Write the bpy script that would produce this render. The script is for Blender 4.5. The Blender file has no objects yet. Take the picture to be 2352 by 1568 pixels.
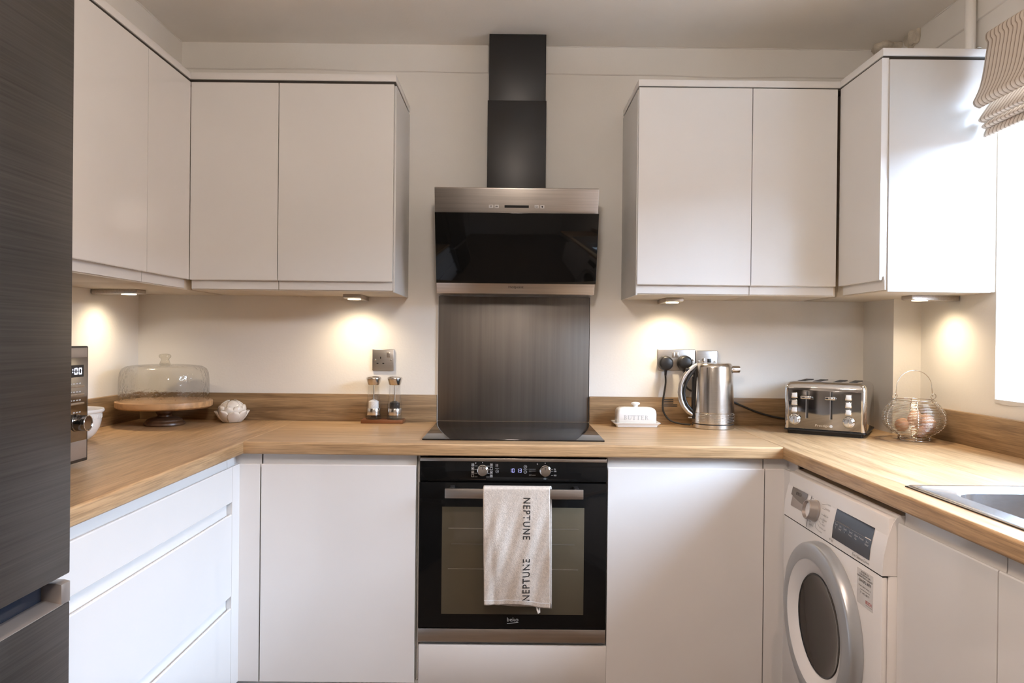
import bpy, bmesh, math, random
from mathutils import Vector, Matrix

# ------------------------------------------------------------------ camera, sky, lights, exposure
SC = bpy.context.scene
COL = SC.collection
random.seed(7)
R = math.radians

def look(o, target):
    d = Vector(target) - o.location
    o.rotation_euler = d.to_track_quat('-Z', 'Y').to_euler()

cam_data = bpy.data.cameras.new('camera')
cam = bpy.data.objects.new('camera', cam_data)
COL.objects.link(cam)
SC.camera = cam
cam_data.sensor_width = 36.0
cam_data.lens = 1660.0 / 2352.0 * 36.0
cam_data.clip_start = 0.02
YAW, PITCH, ROLL = 0.00236, -0.00351, 0.01058
fwd = Vector((math.sin(YAW) * math.cos(PITCH), math.cos(YAW) * math.cos(PITCH), math.sin(PITCH)))
rgt = Vector((math.cos(YAW), -math.sin(YAW), 0.0))
upv = rgt.cross(fwd)
cr = rgt * math.cos(ROLL) + upv * math.sin(ROLL)
cu = upv * math.cos(ROLL) - rgt * math.sin(ROLL)
cam.matrix_world = Matrix(((cr.x, cu.x, -fwd.x, 0.0), (cr.y, cu.y, -fwd.y, -2.886),
                           (cr.z, cu.z, -fwd.z, 1.2427), (0, 0, 0, 1)))

SC.view_settings.view_transform = 'Standard'
SC.view_settings.look = 'None'
SC.view_settings.exposure = 0.0
SC.view_settings.gamma = 1.0
SC.view_settings.use_curve_mapping = False
cy = SC.cycles
cy.use_denoising = True
cy.max_bounces = 9
cy.diffuse_bounces = 6
cy.glossy_bounces = 5
cy.transmission_bounces = 8
cy.transparent_max_bounces = 16
cy.caustics_reflective = False
cy.caustics_refractive = False
cy.sample_clamp_indirect = 6.0

SKY = 36.0
world = bpy.data.worlds.new('overcast_sky')
SC.world = world
world.use_nodes = True
bgn = world.node_tree.nodes['Background']
bgn.inputs[0].default_value = (0.86, 1.10, 1.45, 1)
bgn.inputs[1].default_value = SKY

def portal(name, loc, target, sx, sy):
    l = bpy.data.lights.new(name, 'AREA')
    l.shape = 'RECTANGLE'; l.size = sx; l.size_y = sy
    l.cycles.is_portal = True
    o = bpy.data.objects.new(name, l); COL.objects.link(o)
    o.location = loc; look(o, target)
    return o

WIN = dict(y0=-1.82, y1=-0.637, z0=1.068, z1=2.16)        # kitchen window in the right wall
YR = -5.0                                                  # rear wall, behind the camera
portal('window_portal', (1.70, (WIN['y0'] + WIN['y1']) / 2, (WIN['z0'] + WIN['z1']) / 2), (0, (WIN['y0'] + WIN['y1']) / 2, (WIN['z0'] + WIN['z1']) / 2), 1.10, 1.20)

DOWN_W = 34.0
FILL_W = 38.0  # strength of the added fill globe
DOWNS = [(-0.61, -2.0), (0.58, -2.0)]
LED_W = 5.6

# ------------------------------------------------------------------ materials
def ramp(nt, fac, stops):
    r = nt.nodes.new('ShaderNodeValToRGB')
    while len(r.color_ramp.elements) < len(stops):
        r.color_ramp.elements.new(0.5)
    for e, (p, c) in zip(r.color_ramp.elements, stops):
        e.position = p; e.color = (*c, 1) if len(c) == 3 else c
    nt.links.new(fac, r.inputs[0])
    return r

def new_mat(name):
    m = bpy.data.materials.new(name); m.use_nodes = True
    nt = m.node_tree
    return m, nt, nt.nodes['Principled BSDF']

def coords(nt, scale):
    tc = nt.nodes.new('ShaderNodeTexCoord'); mp = nt.nodes.new('ShaderNodeMapping')
    mp.inputs['Scale'].default_value = scale
    nt.links.new(tc.outputs['Object'], mp.inputs['Vector'])
    return mp.outputs['Vector']

def noise(nt, vec, scale, detail=4, rough=0.55, dist=0.0):
    n = nt.nodes.new('ShaderNodeTexNoise')
    n.inputs['Scale'].default_value = scale; n.inputs['Detail'].default_value = detail
    n.inputs['Roughness'].default_value = rough; n.inputs['Distortion'].default_value = dist
    nt.links.new(vec, n.inputs['Vector'])
    return n.outputs['Fac']

def bump(nt, h, strength, dist, bsdf):
    b = nt.nodes.new('ShaderNodeBump')
    b.inputs['Strength'].default_value = strength; b.inputs['Distance'].default_value = dist
    nt.links.new(h, b.inputs['Height']); nt.links.new(b.outputs['Normal'], bsdf.inputs['Normal'])
    return b

def mul(c, k):
    return tuple(min(1, x * k) for x in c[:3])

def plain(name, col, rough=0.5, metal=0.0, var=0.06, scale=8.0, stretch=(1, 1, 1), bmp=0.0, bdist=0.001, bscale=None, coat=0.0, rvar=0.0, ior=1.5, emit=None):
    m, nt, b = new_mat(name)
    v = coords(nt, stretch)
    n = noise(nt, v, scale)
    rp = ramp(nt, n, [(0.3, mul(col, 1 - var)), (0.7, mul(col, 1 + var))])
    nt.links.new(rp.outputs['Color'], b.inputs['Base Color'])
    b.inputs['Metallic'].default_value = metal
    b.inputs['IOR'].default_value = ior
    b.inputs['Roughness'].default_value = rough
    if rvar:
        mr = nt.nodes.new('ShaderNodeMapRange')
        mr.inputs['To Min'].default_value = rough - rvar; mr.inputs['To Max'].default_value = rough + rvar
        nt.links.new(n, mr.inputs['Value']); nt.links.new(mr.outputs['Result'], b.inputs['Roughness'])
    if coat:
        b.inputs['Coat Weight'].default_value = coat; b.inputs['Coat Roughness'].default_value = 0.05
    if bmp:
        bump(nt, noise(nt, v, bscale or scale), bmp, bdist, b)
    if emit:
        b.inputs['Emission Color'].default_value = (*col, 1); b.inputs['Emission Strength'].default_value = emit
    return m

def oak(name, axis, cols, rough=0.38, pore=0.55):
    """oak-effect laminate, grain running along the given axis (0 x, 1 y)"""
    m, nt, b = new_mat(name)
    s1 = [26.0, 26.0, 26.0]; s1[axis] = 1.6
    s2 = [330.0, 330.0, 330.0]; s2[axis] = 9.0
    s3 = [9.0, 9.0, 9.0]; s3[axis] = 1.3
    n1 = noise(nt, coords(nt, s1), 1.0, 7, 0.62, 1.2)
    n2 = noise(nt, coords(nt, s2), 1.0, 3, 0.6)
    n3 = noise(nt, coords(nt, s3), 1.0, 2, 0.5, 2.0)
    mx = nt.nodes.new('ShaderNodeMath'); mx.operation = 'MULTIPLY_ADD'
    nt.links.new(n3, mx.inputs[0]); mx.inputs[1].default_value = 0.40; mx.inputs[2].default_value = -0.20
    ad = nt.nodes.new('ShaderNodeMath'); ad.operation = 'ADD'
    nt.links.new(n1, ad.inputs[0]); nt.links.new(mx.outputs[0], ad.inputs[1])
    c = ramp(nt, ad.outputs[0], [(0.24, cols[0]), (0.42, cols[1]), (0.56, cols[2]), (0.78, cols[3])])
    p = ramp(nt, n2, [(0.33, (pore, pore * 0.97, pore * 0.93)), (0.55, (1, 1, 1)), (0.8, (1.0, 1.0, 1.0))])
    mixn = nt.nodes.new('ShaderNodeMix'); mixn.data_type = 'RGBA'; mixn.blend_type = 'MULTIPLY'
    mixn.inputs['Factor'].default_value = 0.75
    nt.links.new(c.outputs['Color'], mixn.inputs['A']); nt.links.new(p.outputs['Color'], mixn.inputs['B'])
    nt.links.new(mixn.outputs['Result'], b.inputs['Base Color'])
    b.inputs['Roughness'].default_value = rough
    bump(nt, n2, 0.12, 0.0006, b)
    return m

def brushed(name, col, rough, stretch, var=0.12, metal=1.0, streak=0.0):
    m, nt, b = new_mat(name)
    n = noise(nt, coords(nt, stretch), 1.0, 5, 0.6)
    rp = ramp(nt, n, [(0.3, mul(col, 1 - var)), (0.7, mul(col, 1 + var))])
    nt.links.new(rp.outputs['Color'], b.inputs['Base Color'])
    b.inputs['Metallic'].default_value = metal
    n2 = noise(nt, coords(nt, (3, 3, 1.2)), 2.0, 3, 0.5)
    mr = nt.nodes.new('ShaderNodeMapRange')
    mr.inputs['To Min'].default_value = max(0.02, rough - 0.08 - streak); mr.inputs['To Max'].default_value = rough + 0.08 + streak
    nt.links.new(n2, mr.inputs['Value']); nt.links.new(mr.outputs['Result'], b.inputs['Roughness'])
    bump(nt, n, 0.08, 0.0004, b)
    return m

def thin_glass(name, tint, refl=0.9, bscale=0, bstr=0.0, rough=0.02, edge=0.35, wavy=0.0, rim=0.62):
    m, nt, b = new_mat(name)
    nt.nodes.remove(b)
    out = [n for n in nt.nodes if n.type == 'OUTPUT_MATERIAL'][0]
    tr = nt.nodes.new('ShaderNodeBsdfTransparent'); gl = nt.nodes.new('ShaderNodeBsdfGlossy')
    gl.inputs['Roughness'].default_value = rough; gl.inputs['Color'].default_value = (refl, refl, refl, 1)
    fc = nt.nodes.new('ShaderNodeLayerWeight'); fc.inputs['Blend'].default_value = 0.5
    rp = ramp(nt, fc.outputs['Facing'], [(0.0, tint), (0.75, mul(tint, 0.97)), (1.0, mul(tint, rim))])
    nt.links.new(rp.outputs['Color'], tr.inputs['Color'])
    mx = nt.nodes.new('ShaderNodeMixShader')
    pw = nt.nodes.new('ShaderNodeMath'); pw.operation = 'POWER'; pw.inputs[1].default_value = 4.0
    nt.links.new(fc.outputs['Facing'], pw.inputs[0])
    lw = nt.nodes.new('ShaderNodeMath'); lw.operation = 'MULTIPLY_ADD'; lw.inputs[1].default_value = 0.85; lw.inputs[2].default_value = 0.035
    nt.links.new(pw.outputs[0], lw.inputs[0])
    nt.links.new(lw.outputs[0], mx.inputs[0]); nt.links.new(tr.outputs[0], mx.inputs[1]); nt.links.new(gl.outputs[0], mx.inputs[2])
    nt.links.new(mx.outputs[0], out.inputs['Surface'])
    if wavy:
        rf = nt.nodes.new('ShaderNodeBsdfRefraction'); rf.inputs['IOR'].default_value = 1.06; rf.inputs['Roughness'].default_value = 0.0
        rf.inputs['Color'].default_value = (*mul(tint, 0.98), 1)
        hw = noise(nt, coords(nt, (1, 1, 1)), 70, 2, 0.5)
        bw = nt.nodes.new('ShaderNodeBump'); bw.inputs['Strength'].default_value = 1.0; bw.inputs['Distance'].default_value = 0.012
        nt.links.new(hw, bw.inputs['Height']); nt.links.new(bw.outputs['Normal'], rf.inputs['Normal'])
        m2 = nt.nodes.new('ShaderNodeMixShader'); m2.inputs[0].default_value = wavy
        nt.links.new(tr.outputs[0], m2.inputs[1]); nt.links.new(rf.outputs[0], m2.inputs[2])
        nt.links.new(m2.outputs[0], mx.inputs[1])
    if bscale:
        h = noise(nt, coords(nt, (1, 1, 1)), bscale, 2, 0.5)
        bp = nt.nodes.new('ShaderNodeBump'); bp.inputs['Strength'].default_value = bstr; bp.inputs['Distance'].default_value = 0.004
        nt.links.new(h, bp.inputs['Height'])
        nt.links.new(bp.outputs['Normal'], gl.inputs['Normal']); nt.links.new(bp.outputs['Normal'], fc.inputs['Normal'])
    return m

M = {}
M['wall'] = plain('wall_paint', (0.80, 0.775, 0.735), 0.75, var=0.025, scale=3, bmp=0.25, bdist=0.0015, bscale=120)
M['ceiling'] = plain('ceiling_paint', (0.86, 0.82, 0.76), 0.85, var=0.04, scale=2.2, bmp=0.3, bdist=0.002, bscale=60)
M['plaster'] = plain('rough_plaster', (0.60, 0.54, 0.45), 0.9, var=0.25, scale=30, bmp=0.8, bdist=0.004, bscale=90)
M['gloss'] = plain('gloss_door', (0.74, 0.725, 0.71), 0.075, var=0.012, scale=4, bmp=0.012, bdist=0.0004, bscale=30, ior=1.5)
M['carcass'] = plain('carcass_board', (0.66, 0.60, 0.51), 0.5, var=0.06, scale=5, stretch=(1, 6, 6))
M['gap_shade'] = plain('painted_gap_shade', (0.035, 0.028, 0.022), 0.8)  # near-black colour stands in for the shade under the cornices
M['panel'] = plain('satin_panel', (0.64, 0.635, 0.625), 0.3, var=0.02, scale=5)
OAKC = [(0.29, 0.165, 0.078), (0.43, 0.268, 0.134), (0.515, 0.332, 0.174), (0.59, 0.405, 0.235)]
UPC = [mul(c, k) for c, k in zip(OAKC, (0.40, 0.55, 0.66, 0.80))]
M['oak_x'] = oak('oak_laminate', 0, OAKC)
M['oak_y'] = oak('oak_laminate_return', 1, OAKC)
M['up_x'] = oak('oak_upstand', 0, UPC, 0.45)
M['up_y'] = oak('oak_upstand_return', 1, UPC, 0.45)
M['steel_h'] = brushed('brushed_steel', (0.56, 0.515, 0.47), 0.30, (3, 160, 160))
M['steel_v'] = brushed('splash_steel', (0.185, 0.166, 0.148), 0.50, (60, 60, 1.2), var=0.10, streak=0.06)
M['steel_round'] = brushed('kettle_steel', (0.70, 0.66, 0.61), 0.2, (20, 20, 260), var=0.05)
M['steel_sink'] = brushed('sink_steel', (0.72, 0.72, 0.73), 0.22, (120, 6, 120), var=0.05)
M['fridge'] = brushed('dark_steel', (0.135, 0.127, 0.12), 0.36, (160, 3, 260), var=0.22)
M['fridge_trim'] = plain('fridge_trim', (0.42, 0.38, 0.35), 0.35, 0.7)
M['chrome'] = plain('chrome', (0.72, 0.71, 0.70), 0.06, 1.0, var=0.02)
M['chrome_dark'] = plain('mirror_steel', (0.27, 0.258, 0.25), 0.10, 1.0, var=0.03, scale=5)
M['socket'] = brushed('socket_steel', (0.50, 0.47, 0.44), 0.36, (6, 200, 200), var=0.06)
M['black_glass'] = plain('black_glass', (0.006, 0.006, 0.006), 0.05, var=0.0, ior=1.33)
M['hob_glass'] = plain('hob_glass', (0.012, 0.011, 0.011), 0.06, var=0.05, ior=1.5)
M['hood_black'] = plain('hood_black', (0.010, 0.009, 0.009), 0.42, var=0.1)
M['oven_glass'] = plain('oven_window', (0.085, 0.072, 0.048), 0.08, var=0.05, scale=6, ior=1.6)
M['black'] = plain('black_plastic', (0.012, 0.011, 0.011), 0.38, var=0.1)
M['rubber'] = plain('black_rubber', (0.02, 0.018, 0.017), 0.55)
M['navy'] = plain('display_panel', (0.018, 0.022, 0.032), 0.12, var=0.05)
M['white'] = plain('white_enamel', (0.80, 0.785, 0.77), 0.25, var=0.01)
M['white_matt'] = plain('white_plastic', (0.74, 0.72, 0.70), 0.4, var=0.02)
M['grey_ring'] = plain('silver_ring', (0.44, 0.46, 0.48), 0.32, 0.55, var=0.03)
M['ceramic'] = plain('white_ceramic', (0.84, 0.83, 0.81), 0.12, var=0.01, coat=0.3)
M['lustre'] = plain('lustre_ceramic', (0.74, 0.69, 0.63), 0.14, var=0.05, scale=30, coat=0.6)
M['salt'] = plain('salt', (0.86, 0.85, 0.83), 0.7, var=0.1, scale=300, bmp=0.8, bdist=0.002, bscale=400)
M['pepper'] = plain('peppercorns', (0.012, 0.010, 0.009), 0.6, var=0.6, scale=220, bmp=1.0, bdist=0.003, bscale=260)
M['tray'] = plain('red_wood', (0.17, 0.058, 0.018), 0.4, var=0.25, scale=1.0, stretch=(6, 90, 90))
M['acacia'] = plain('acacia_wood', (0.42, 0.245, 0.115), 0.42, var=0.28, scale=1.0, stretch=(5, 60, 40))
M['walnut'] = plain('turned_walnut', (0.105, 0.052, 0.026), 0.35, var=0.35, scale=1.0, stretch=(60, 60, 25))
M['egg'] = plain('brown_egg', (0.55, 0.285, 0.15), 0.5, var=0.09, scale=60)
M['egg_dark'] = plain('dark_brown_egg', (0.42, 0.175, 0.075), 0.5, var=0.1, scale=60)
M['wire'] = plain('tinned_wire', (0.72, 0.69, 0.64), 0.22, 1.0, var=0.04)
M['brass'] = plain('aged_hook', (0.55, 0.52, 0.46), 0.3, 0.8)
M['linen'] = plain('linen', (0.56, 0.495, 0.43), 0.95, var=0.13, scale=160, stretch=(1, 1, 0.7), bmp=0.9, bdist=0.0014, bscale=420)
M['tape'] = plain('white_tape', (0.78, 0.75, 0.70), 0.9)
M['ink'] = plain('black_ink', (0.025, 0.022, 0.02), 0.8)
M['ink_grey'] = plain('grey_ink', (0.22, 0.21, 0.20), 0.7)
M['ink_light'] = plain('light_print', (0.52, 0.52, 0.52), 0.5)
M['ink_dim'] = plain('dim_print', (0.17, 0.165, 0.16), 0.5)
M['ink_red'] = plain('red_ink', (0.50, 0.03, 0.03), 0.6)
M['emboss'] = plain('embossed_shadow', (0.50, 0.49, 0.48), 0.3)
M['label'] = plain('paper_label', (0.70, 0.68, 0.66), 0.5)
M['digit'] = plain('lit_digit', (0.80, 0.84, 1.0), 0.5, emit=1.6)
M['digit_blue'] = plain('lit_digit_blue', (0.36, 0.38, 0.75), 0.5, emit=0.75)
M['led'] = plain('led_lens', (1.0, 0.80, 0.52), 0.4, emit=14.0)
M['lamp'] = plain('downlight_lens', (1.0, 0.78, 0.55), 0.4, emit=30.0)
M['fill_globe'] = plain('fill_globe', (1.0, 0.86, 0.75), 0.4, emit=FILL_W * 3.13)  # glow of the added fill globe
M['upvc'] = plain('white_frame', (0.82, 0.82, 0.82), 0.35, var=0.01)
M['floor'] = plain('floor_planks', (0.14, 0.095, 0.06), 0.4, var=0.3, scale=1, stretch=(12, 1.2, 1))
M['outside'] = plain('outside_paving', (0.52, 0.52, 0.51), 0.9, var=0.2, scale=3)
M['sky_block'] = plain('sky_block_brick', (0.16, 0.10, 0.075), 0.9, var=0.3, scale=6)  # for the added wall that blocks low sky
M['pane'] = thin_glass('window_glass', (0.97, 0.98, 0.98))
M['dome'] = thin_glass('hammered_glass', (0.99, 0.987, 0.975), bscale=55, bstr=0.6, rough=0.04, wavy=0.42, rim=0.5)
M['knob_glass'] = thin_glass('knob_glass', (0.93, 0.92, 0.88), bscale=90, bstr=0.6, rough=0.03, wavy=0.6, rim=0.25)
M['clear'] = thin_glass('clear_acrylic', (0.97, 0.97, 0.965), rough=0.03, rim=0.35)
M['wash_glass'] = plain('washer_glass', (0.032, 0.026, 0.022), 0.05, var=0.2, scale=4, ior=1.45)

def blind_mat():
    m, nt, b = new_mat('ticking_stripe')
    tc = nt.nodes.new('ShaderNodeTexCoord'); sp = nt.nodes.new('ShaderNodeSeparateXYZ')
    nt.links.new(tc.outputs['UV'], sp.inputs[0])
    md = nt.nodes.new('ShaderNodeMath'); md.operation = 'MULTIPLY'; md.inputs[1].default_value = 1 / 0.0182
    nt.links.new(sp.outputs['X'], md.inputs[0])
    fr = nt.nodes.new('ShaderNodeMath'); fr.operation = 'FRACT'; nt.links.new(md.outputs[0], fr.inputs[0])
    cream = (0.70, 0.60, 0.50); br = (0.27, 0.195, 0.135); mid = (0.56, 0.46, 0.37)
    r = ramp(nt, fr.outputs[0], [(0.0, cream), (0.50, cream), (0.55, br), (0.66, br), (0.70, mid), (0.86, mid), (0.9, cream)])
    n = noise(nt, coords(nt, (1, 500, 500)), 1.0, 2)
    mx = nt.nodes.new('ShaderNodeMix'); mx.data_type = 'RGBA'; mx.blend_type = 'MULTIPLY'; mx.inputs['Factor'].default_value = 0.25
    nt.links.new(r.outputs['Color'], mx.inputs['A'])
    g = ramp(nt, n, [(0.2, (0.7, 0.7, 0.7)), (0.8, (1, 1, 1))]); nt.links.new(g.outputs['Color'], mx.inputs['B'])
    nt.links.new(mx.outputs['Result'], b.inputs['Base Color'])
    b.inputs['Roughness'].default_value = 0.9
    bump(nt, n, 0.3, 0.0005, b)
    return m
M['blind'] = blind_mat()

# ------------------------------------------------------------------ mesh helpers
class MB:
    """collects shapes in world coordinates, then becomes ONE mesh object"""
    def __init__(s): s.bm = bmesh.new()
    def box(s, lo, hi, bev=0.0, seg=2):
        t = bmesh.new()
        x0, y0, z0 = lo; x1, y1, z1 = hi
        vs = [t.verts.new(p) for p in ((x0, y0, z0), (x1, y0, z0), (x1, y1, z0), (x0, y1, z0), (x0, y0, z1), (x1, y0, z1), (x1, y1, z1), (x0, y1, z1))]
        for f in ((0, 3, 2, 1), (4, 5, 6, 7), (0, 1, 5, 4), (1, 2, 6, 5), (2, 3, 7, 6), (3, 0, 4, 7)):
            t.faces.new([vs[i] for i in f])
        if bev: bmesh.ops.bevel(t, geom=t.edges[:], offset=bev, segments=seg, profile=0.5, affect='EDGES')
        return s.add(t)
    def add(s, t, mat=None):
        if mat is not None: bmesh.ops.transform(t, matrix=mat, verts=t.verts[:])
        me = bpy.data.meshes.new('tmp'); t.to_mesh(me); t.free()
        s.bm.from_mesh(me); bpy.data.meshes.remove(me)
        return s
    def prism(s, pts, O, A, B, D, bev=0.0, seg=2):
        """polygon pts (a, b) in the plane O + a*A + b*B, pushed along the vector D"""
        t = bmesh.new(); O, A, B, D = map(Vector, (O, A, B, D))
        v0 = [t.verts.new(O + A * a + B * b) for a, b in pts]
        v1 = [t.verts.new(O + A * a + B * b + D) for a, b in pts]
        n = len(pts)
        t.faces.new(v0[::-1]); t.faces.new(v1)
        for i in range(n): t.faces.new((v0[i], v0[(i + 1) % n], v1[(i + 1) % n], v1[i]))
        bmesh.ops.recalc_face_normals(t, faces=t.faces[:])
        if bev: bmesh.ops.bevel(t, geom=t.edges[:], offset=bev, segments=seg, profile=0.5, affect='EDGES')
        return s.add(t)
    def lathe(s, prof, c, seg=48, axis=(0, 0, 1), wob=None):
        """profile (r, h) turned about the axis through c; r = 0 closes"""
        t = bmesh.new(); ax = Vector(axis).normalized()
        q = Vector((0, 0, 1)).rotation_difference(ax); c = Vector(c)
        rings = []
        for r, h in prof:
            if r < 1e-6: rings.append([t.verts.new(c + q @ Vector((0, 0, h)))])
            else:
                rings.append([t.verts.new(c + q @ Vector((r * math.cos(a), r * math.sin(a), h)) ) for a in (2 * math.pi * k / seg for k in range(seg))])
        for a, b in zip(rings, rings[1:]):
            for k in range(seg):
                k2 = (k + 1) % seg
                if len(a) == 1 and len(b) == 1: continue
                if len(a) == 1: t.faces.new((a[0], b[k2], b[k]))
                elif len(b) == 1: t.faces.new((a[k], a[k2], b[0]))
                else: t.faces.new((a[k], a[k2], b[k2], b[k]))
        bmesh.ops.recalc_face_normals(t, faces=t.faces[:])
        return s.add(t)
    def tube(s, pts, r, seg=8, closed=False, cap=True, flat=1.0):
        t = bmesh.new(); P = [Vector(p) for p in pts]; n = len(P)
        rs = r if isinstance(r, (list, tuple)) else [r] * n
        rings = []; up = None
        for i in range(n):
            a = P[(i - 1) % n] if (closed or i > 0) else P[i]
            b = P[(i + 1) % n] if (closed or i < n - 1) else P[i]
            d = (b - a).normalized()
            if up is None:
                up = Vector((0, 0, 1)) if abs(d.z) < 0.9 else Vector((0, 1, 0))
            side = d.cross(up).normalized(); up = side.cross(d).normalized()
            rings.append([t.verts.new(P[i] + side * rs[i] * math.cos(w) + up * rs[i] * flat * math.sin(w)) for w in (2 * math.pi * k / seg for k in range(seg))])
        m = n if closed else n - 1
        for i in range(m):
            a, b = rings[i], rings[(i + 1) % n]
            for k in range(seg): t.faces.new((a[k], a[(k + 1) % seg], b[(k + 1) % seg], b[k]))
        if cap and not closed:
            t.faces.new(rings[0][::-1]); t.faces.new(rings[-1])
        bmesh.ops.recalc_face_normals(t, faces=t.faces[:])
        return s.add(t)
    def grid(s, f, nu, nv, uvs=None):
        t = bmesh.new()
        V = [[t.verts.new(f(i / nu, j / nv)) for j in range(nv + 1)] for i in range(nu + 1)]
        uvl = t.loops.layers.uv.new('UVMap') if uvs else None
        for i in range(nu):
            for j in range(nv):
                fc = t.faces.new((V[i][j], V[i + 1][j], V[i + 1][j + 1], V[i][j + 1]))
                if uvs:
                    for lp, (a, b) in zip(fc.loops, ((i, j), (i + 1, j), (i + 1, j + 1), (i, j + 1))):
                        lp[uvl].uv = uvs(a / nu, b / nv)
        return s.add(t)
    def ball(s, c, rad, seg=24, rings=14, mat=None):
        t = bmesh.new(); bmesh.ops.create_uvsphere(t, u_segments=seg, v_segments=rings, radius=1.0)
        bmesh.ops.transform(t, matrix=Matrix.Translation(Vector(c)) @ (mat or Matrix.Identity(4)) @ Matrix.Diagonal((*rad, 1)), verts=t.verts[:])
        return s.add(t)

def root_of(p):
    while p.parent: p = p.parent
    return p

def obj(name, mb, mat, parent=None, loc=None, smooth=35, local=False):
    """link an MB (or bmesh) as ONE object; child verts become local to the thing's base"""
    bm = mb.bm if isinstance(mb, MB) else mb
    off = Vector(loc) if loc is not None else (Vector(root_of(parent).location) if parent else Vector((0, 0, 0)))
    if not local and off.length: bmesh.ops.translate(bm, vec=-off, verts=bm.verts[:])
    me = bpy.data.meshes.new(name); bm.to_mesh(me); bm.free()
    me.materials.append(M[mat] if isinstance(mat, str) else mat)
    if smooth:
        me.polygons.foreach_set('use_smooth', [True] * len(me.polygons))
        me.set_sharp_from_angle(angle=R(smooth))
    o = bpy.data.objects.new(name, me); COL.objects.link(o)
    if parent: o.parent = parent
    else: o.location = off
    return o

def thing(name, label, cat, loc=(0, 0, 0), rotz=0.0, group=None):
    o = bpy.data.objects.new(name, None); COL.objects.link(o)
    o.empty_display_size = 0.05
    o.location = loc; o.rotation_euler = (0, 0, rotz); o['label'] = label; o['category'] = cat
    if group: o['group'] = group
    return o

def tag(o, label, cat, group=None):
    o['label'] = label; o['category'] = cat
    if group: o['group'] = group
    return o

def struct(name, mb, mat, loc=None, smooth=35, label=None):
    o = obj(name, mb, mat, None, loc, smooth); o['kind'] = 'structure'
    if label: o['label'] = label
    return o

def bx(lo, hi, bev=0.0, seg=2): return MB().box(lo, hi, bev, seg)

def dup(o, parent=None, loc=None):
    c = o.copy(); COL.objects.link(c)
    if parent: c.parent = parent
    if loc is not None: c.location = loc
    for ch in list(o.children): dup(ch, c)
    return c

def text_bm(body, size, O, U, V, fit=None, spacing=1.0, thick=0.0004, align='CENTER', warp=None, bold=0.0):
    """flat lettering as a mesh: O origin, U text direction, V up direction; fit = (width, height)"""
    cv = bpy.data.curves.new('tmp_text', 'FONT'); cv.body = body; cv.size = 1.0
    cv.align_x = 'LEFT'; cv.space_character = spacing; cv.resolution_u = 3; cv.offset = bold
    to = bpy.data.objects.new('tmp_text', cv); COL.objects.link(to)
    dg = bpy.context.evaluated_depsgraph_get()
    me = bpy.data.meshes.new_from_object(to.evaluated_get(dg))
    bm = bmesh.new(); bm.from_mesh(me)
    bpy.data.objects.remove(to); bpy.data.curves.remove(cv); bpy.data.meshes.remove(me)
    xs = [v.co.x for v in bm.verts]; ys = [v.co.y for v in bm.verts]
    x0, x1, y0, y1 = min(xs), max(xs), min(ys), max(ys)
    if fit: sx, sy = fit[0] / (x1 - x0), fit[1] / (y1 - y0)
    else: sx = sy = size
    ox = {'CENTER': (x0 + x1) / 2, 'LEFT': x0, 'RIGHT': x1}[align]; oy = (y0 + y1) / 2 if fit or align == 'CENTER' else 0
    O, U, V = Vector(O), Vector(U).normalized(), Vector(V).normalized(); N = U.cross(V)
    for v in bm.verts:
        p = O + U * ((v.co.x - ox) * sx) + V * ((v.co.y - oy) * sy) + N * thick
        v.co = warp(p) if warp else p
    return bm

def join(*bms):
    m = MB()
    for b in bms: m.add(b)
    return m

SEG = {'0': 'abcdef', '1': 'bc', '3': 'abgcd', '2': 'abged'}
def digits(s, O, U, V, w, h, gap, t):
    """seven-segment figures"""
    m = MB(); O, U, V = Vector(O), Vector(U).normalized(), Vector(V).normalized(); N = U.cross(V)
    x = 0.0
    def bar(ax, ay, bx_, by):
        m.prism([(ax, ay), (bx_, ay), (bx_, by), (ax, by)], O + U * x, U, V, N * 0.0004)
    for ch in s:
        if ch == ' ': x += gap * 2; continue
        if ch == ':':
            bar(0, h * 0.28, t, h * 0.28 + t); bar(0, h * 0.66, t, h * 0.66 + t); x += t + gap; continue
        for g in SEG[ch]:
            e = t * 0.35
            {'a': lambda: bar(e, h - t, w - e, h), 'b': lambda: bar(w - t, h / 2 + e, w, h - e), 'c': lambda: bar(w - t, e, w, h / 2 - e),
             'd': lambda: bar(e, 0, w - e, t), 'e': lambda: bar(0, e, t, h / 2 - e), 'f': lambda: bar(0, h / 2 + e, t, h - e),
             'g': lambda: bar(e, h / 2 - t / 2, w - e, h / 2 + t / 2)}[g]()
        x += w + gap
    return m

T = 0.022
def j_section(z0, z1, top=True, lip=0.033):
    """J-pull door section as (depth outward from the back plane, z)"""
    h = z1 - z0
    s = [(0, 0), (T - 0.0015, 0), (T, 0.0015), (T, h - lip - 0.0025), (T - 0.0015, h - lip), (T - 0.0055, h - lip), (T - 0.007, h - lip - 0.002),
         (T - 0.0085, h - lip - 0.010), (T - 0.0115, h - lip - 0.0125), (T - 0.0145, h - lip - 0.010), (T - 0.0165, h - lip + 0.001),
         (T - 0.0168, h - 0.001), (T - 0.0175, h), (0, h)]
    if top: return [(a, z0 + b) for a, b in s]
    return [(a, z1 - b) for a, b in s][::-1]

def j_door(name, parent, face, u0, u1, z0, z1, normal, top=True, lip=0.033, mat='gloss'):
    """handleless door whose outer face lies at `face`; normal is '-y', '+x' or '-x'; u runs along the other horizontal axis"""
    pts = j_section(z0, z1, top, lip)
    if normal == '-y': O, A, D = (u0, face + T, 0), (0, -1, 0), (u1 - u0, 0, 0)
    elif normal == '+x': O, A, D = (face - T, u0, 0), (1, 0, 0), (0, u1 - u0, 0)
    else: O, A, D = (face + T, u0, 0), (-1, 0, 0), (0, u1 - u0, 0)
    return obj(name, MB().prism(pts, O, A, (0, 0, 1), D), mat, parent, smooth=30)

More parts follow.
